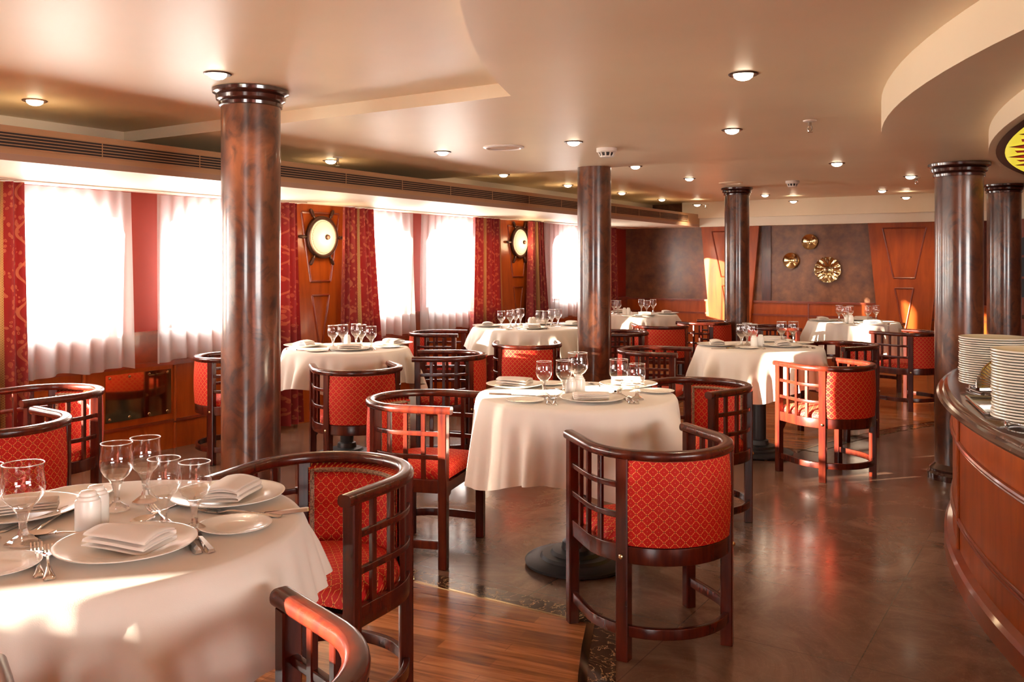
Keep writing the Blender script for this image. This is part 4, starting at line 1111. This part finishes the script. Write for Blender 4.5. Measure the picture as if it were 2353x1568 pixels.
# ================================================================== BUFFET COUNTER
t = thing('buffet_counter', 'curved cherry-wood buffet counter with brown granite top at right', 'counter', (CF[0], CF[1], 0))
PH0, PH1 = math.radians(-57), math.radians(7.0)
def carc(R, n=64, a0=PH0, a1=PH1): return [(-R*cos(a0+(a1-a0)*k/n), R*sin(a0+(a1-a0)*k/n)) for k in range(n+1)]
def ring_slab(m, Ro, Ri, z0, z1, mi=0):
    o = carc(Ro); i = carc(Ri); m.prism(o+i[::-1], z0, z1, mi)
m = MB(); ring_slab(m, 4.845, 4.30, 0.0, 0.70); m.build('body', 'cherry', t, angle=20)
m = MB(); m.sweep(carc(4.87), [(0.03, 0), (-0.012, 0), (-0.012, 0.07), (0.0, 0.085), (0.03, 0.10)]); 
m.build('skirting', 'cherry_dark', t, angle=20)
m = MB(); m.sweep(carc(4.25), [(0, 0.70), (-0.62, 0.70), (-0.655, 0.712), (-0.665, 0.724), (-0.655, 0.734), (-0.640, 0.737), (-0.635, 0.745), (-0.625, 0.752), (-0.61, 0.755), (0, 0.755)]); m.build('countertop', 'granite', t, angle=30)
for z, r in ((0.555, 0.011), (0.215, 0.009), (0.23, 0.006), (0.54, 0.006)):
    m = MB(); m.tube([(x, y, z) for x, y in carc(4.848)], r, 8); m.build('bead_moulding', 'cherry_dark', t)
for a in (6.6, -12.0, -27.0, -42.0):
    g_ = math.radians(a)
    for s in (-0.0026, 0.0026):
        m = MB(); m.tube([(-4.848*cos(g_+s), 4.848*sin(g_+s), z) for z in (0.10, 0.70)], 0.009, 8); m.build('stile_bead', 'cherry', t)
def stack_plate(R):
    m = MB(); m.lathe([(0.001, 0.003), (0.6*R, 0.003), (0.66*R, 0.008), (0.95*R, 0.0155), (0.985*R, 0.0185), (1.0*R, 0.0175), (1.004*R, 0.0145), (0.99*R, 0.0118), (0.94*R, 0.0105), (0.66*R, 0.002), (0.58*R, 0.0), (0.001, 0.0)], 64)
    return m
# stacked plates: two stacks, each plate a thing
def stack(x0, y0, n, R, z0, label, group, pitch):
    u, v = at(x0, y0, z0)
    proto = None
    for k in range(n):
        lb = 'white dinner plate in '+label+', '+('bottom plate' if k == 0 else 'top plate' if k == n-1 else ORD[n-1-k]+' from top')
        loc = (u+random.uniform(-.003, .003), v+random.uniform(-.003, .003), z0+pitch*k)
        if proto is None:
            o = stack_plate(R).build('stacked_plate', 'plate_stack', None, angle=40); tag(o, lb, 'plate', group); proto = o
        else:
            o = proto.copy(); COL.objects.link(o); o['label'] = lb
        o.location = loc
    return u, v
SU1 = stack(2284, 886, 21, 0.145, 0.775, 'the farther buffet stack', 'farther stack of buffet plates', 0.0102)
SU2 = stack(2384, 968, 24, 0.145, 0.775, 'the nearer buffet stack', 'nearer stack of buffet plates', 0.0102)
for (u, v), lb in ((SU1, 'chrome plate stand under the farther buffet stack'), (SU2, 'chrome plate stand under the nearer buffet stack')):
    t = thing('plate_stand', lb, 'plate stand', (u, v, 0.7552))
    n = 32; m = MB(); m.sweep([(0.10*cos(2*PI*k/n), 0.10*sin(2*PI*k/n)) for k in range(n)], rrect(0.008, 0.006), 0.016, closed=True); m.build('ring', 'chrome', t)
    for q in range(4):
        a = q*PI/2+0.3; m = MB(); m.tube([(0.1*cos(a), 0.1*sin(a), 0), (0.1*cos(a), 0.1*sin(a), 0.016)], 0.005, 8); m.build('foot', 'chrome', t)
# chrome tray, tongs and fluted stand between the stacks
a = at(2225, 905, 0.76); b = at(2290, 962, 0.76)
t = thing('serving_tray', 'long chrome tray lying on the buffet between the plate stacks', 'tray', ((a[0]+b[0])/2+0.02, (a[1]+b[1])/2, 0.7552), math.atan2(b[1]-a[1], b[0]-a[0]))
m = MB(); m.box(-0.19, 0.25, -0.035, 0.05, 0.0, 0.006); m.build('tray_base', 'chrome', t, smooth=False)
m = MB()
m.sweep([(-0.20, -0.045), (0.26, -0.045), (0.26, 0.06), (-0.20, 0.06)], rrect(0.012, 0.012), 0.010, closed=True); m.build('rim', 'chrome', t)
p = room(2.107, 3.80)
t = thing('fluted_dish', 'fluted metal shell dish with amber centre standing between the plate stacks', 'dish', (p[0], p[1], 0.756), TH)
m = MB(); seg = 60
def shell(a, b):
    g_ = PI*a; r = 0.060+0.068*b
    z = 0.006*(1 if int(a*seg) % 2 else -1)*b
    return (r*cos(g_), -0.02+z+0.02*b, r*sin(g_)+0.045)
m.grid(shell, seg, 3); m.build('fluted_shell', 'steel', t, smooth=False)
m = MB(); m.grid(lambda a, b: (0.060*b*cos(PI*a), -0.022, 0.060*b*sin(PI*a)+0.045), 24, 2); m.build('amber_centre', 'amber', t, smooth=False)
n = 24; m = MB(); m.tube([(0.129*cos(PI*k/n), 0.0, 0.129*sin(PI*k/n)+0.045) for k in range(n+1)], 0.004, 8); m.build('rim', 'chrome', t)
m = MB(); m.box(-0.11, 0.11, -0.03, 0.03, 0.0, 0.004); m.box(-0.128, 0.128, -0.024, 0.004, 0.036, 0.047); m.box(-0.05, 0.05, -0.014, -0.004, 0.004, 0.036); m.build('foot', 'chrome', t, smooth=False)
p = at(2220, 893, 0.76); q = at(2266, 907, 0.76)
t = thing('serving_tongs', 'chrome serving tongs lying before the farther plate stack', 'tongs', (p[0], p[1], 0.756), math.atan2(q[1]-p[1], q[0]-p[0]))
for s in (-1, 1):
    m = MB(); m.tube([(0, 0, 0.006), (0.06, s*0.008, 0.008), (0.16, s*0.014, 0.007), (0.2, s*0.018, 0.006)], [0.004, 0.004, 0.004, 0.008], 8); m.build('arm', 'chrome', t)
u, v = room(2.72, 4.75)
t = thing('glass_bowl', 'clear glass bowl behind the farther plate stack on the buffet', 'bowl', (u, v, 0.7552))
m = MB(); m.lathe([(0.05, 0.0), (0.09, 0.02), (0.125, 0.06), (0.14, 0.115)], 36, caps=False); m.lathe([(0.139, 0.114), (0.142, 0.118), (0.145, 0.114)], 36, 1, caps=False); m.build('bowl', ['glass', 'glass_rim'], t)

# ================================================================== LIGHT
w = bpy.data.worlds.new('daylight'); SC.world = w; w.use_nodes = True
bg = w.node_tree.nodes['Background']; bg.inputs['Color'].default_value = rgb((1.0, 0.97, 0.93)); bg.inputs['Strength'].default_value = 30.0
def portal(loc, rot, sx, sy):
    li = bpy.data.lights.new('daylight_portal', 'AREA'); li.shape = 'RECTANGLE'; li.size = sx; li.size_y = sy; li.cycles.is_portal = True
    o = bpy.data.objects.new('daylight_portal', li); COL.objects.link(o); o.location = loc; o.rotation_euler = rot
for c, hw in WIN: portal((UL-0.13, c, (SILL+ARCH)/2), (0, -PI/2, 0), ARCH-SILL, 2*hw)
for a, b in RW: portal((UR+0.13, (a+b)/2, 1.275), (0, PI/2, 0), 0.85, b-a)
for a, b in NW: portal(((a+b)/2, VN-0.13, 1.275), (-PI/2, 0, 0), b-a, 0.85)
su = bpy.data.lights.new('sun', 'SUN'); su.energy = 92.0; su.angle = math.radians(0.6); su.color = (1.0, 0.88, 0.70)
so = bpy.data.objects.new('sun', su); COL.objects.link(so)
so.rotation_euler = Vector((1.0, 1.15, -0.205)).to_track_quat('-Z', 'Y').to_euler()
for (u, v, h) in dl_pos:
    li = bpy.data.lights.new('spot', 'SPOT'); li.energy = 24.0; li.color = (1.0, 0.76, 0.50); li.spot_size = math.radians(125); li.spot_blend = 0.6; li.shadow_soft_size = 0.035
    o = bpy.data.objects.new('spot', li); COL.objects.link(o); o.location = (u, v, h-0.04)

cam = bpy.data.cameras.new('camera'); co = bpy.data.objects.new('camera', cam); COL.objects.link(co)
cam.sensor_width = 36; cam.lens = F/2353*36; cam.shift_y = -(784-HY)/2353; cam.clip_start = 0.05
co.location = (0, 0, EYE); co.rotation_euler = (PI/2, 0, TH)
SC.camera = co
SC.view_settings.view_transform = 'Standard'; SC.view_settings.look = 'None'; SC.view_settings.gamma = 1.0; SC.view_settings.use_curve_mapping = False
SC.view_settings.exposure = 0.18
cy = SC.cycles
cy.use_denoising = True
cy.max_bounces = 10; cy.diffuse_bounces = 5; cy.glossy_bounces = 4; cy.transmission_bounces = 8; cy.transparent_max_bounces = 16
cy.caustics_reflective = False; cy.caustics_refractive = False
cy.sample_clamp_indirect = 6.0
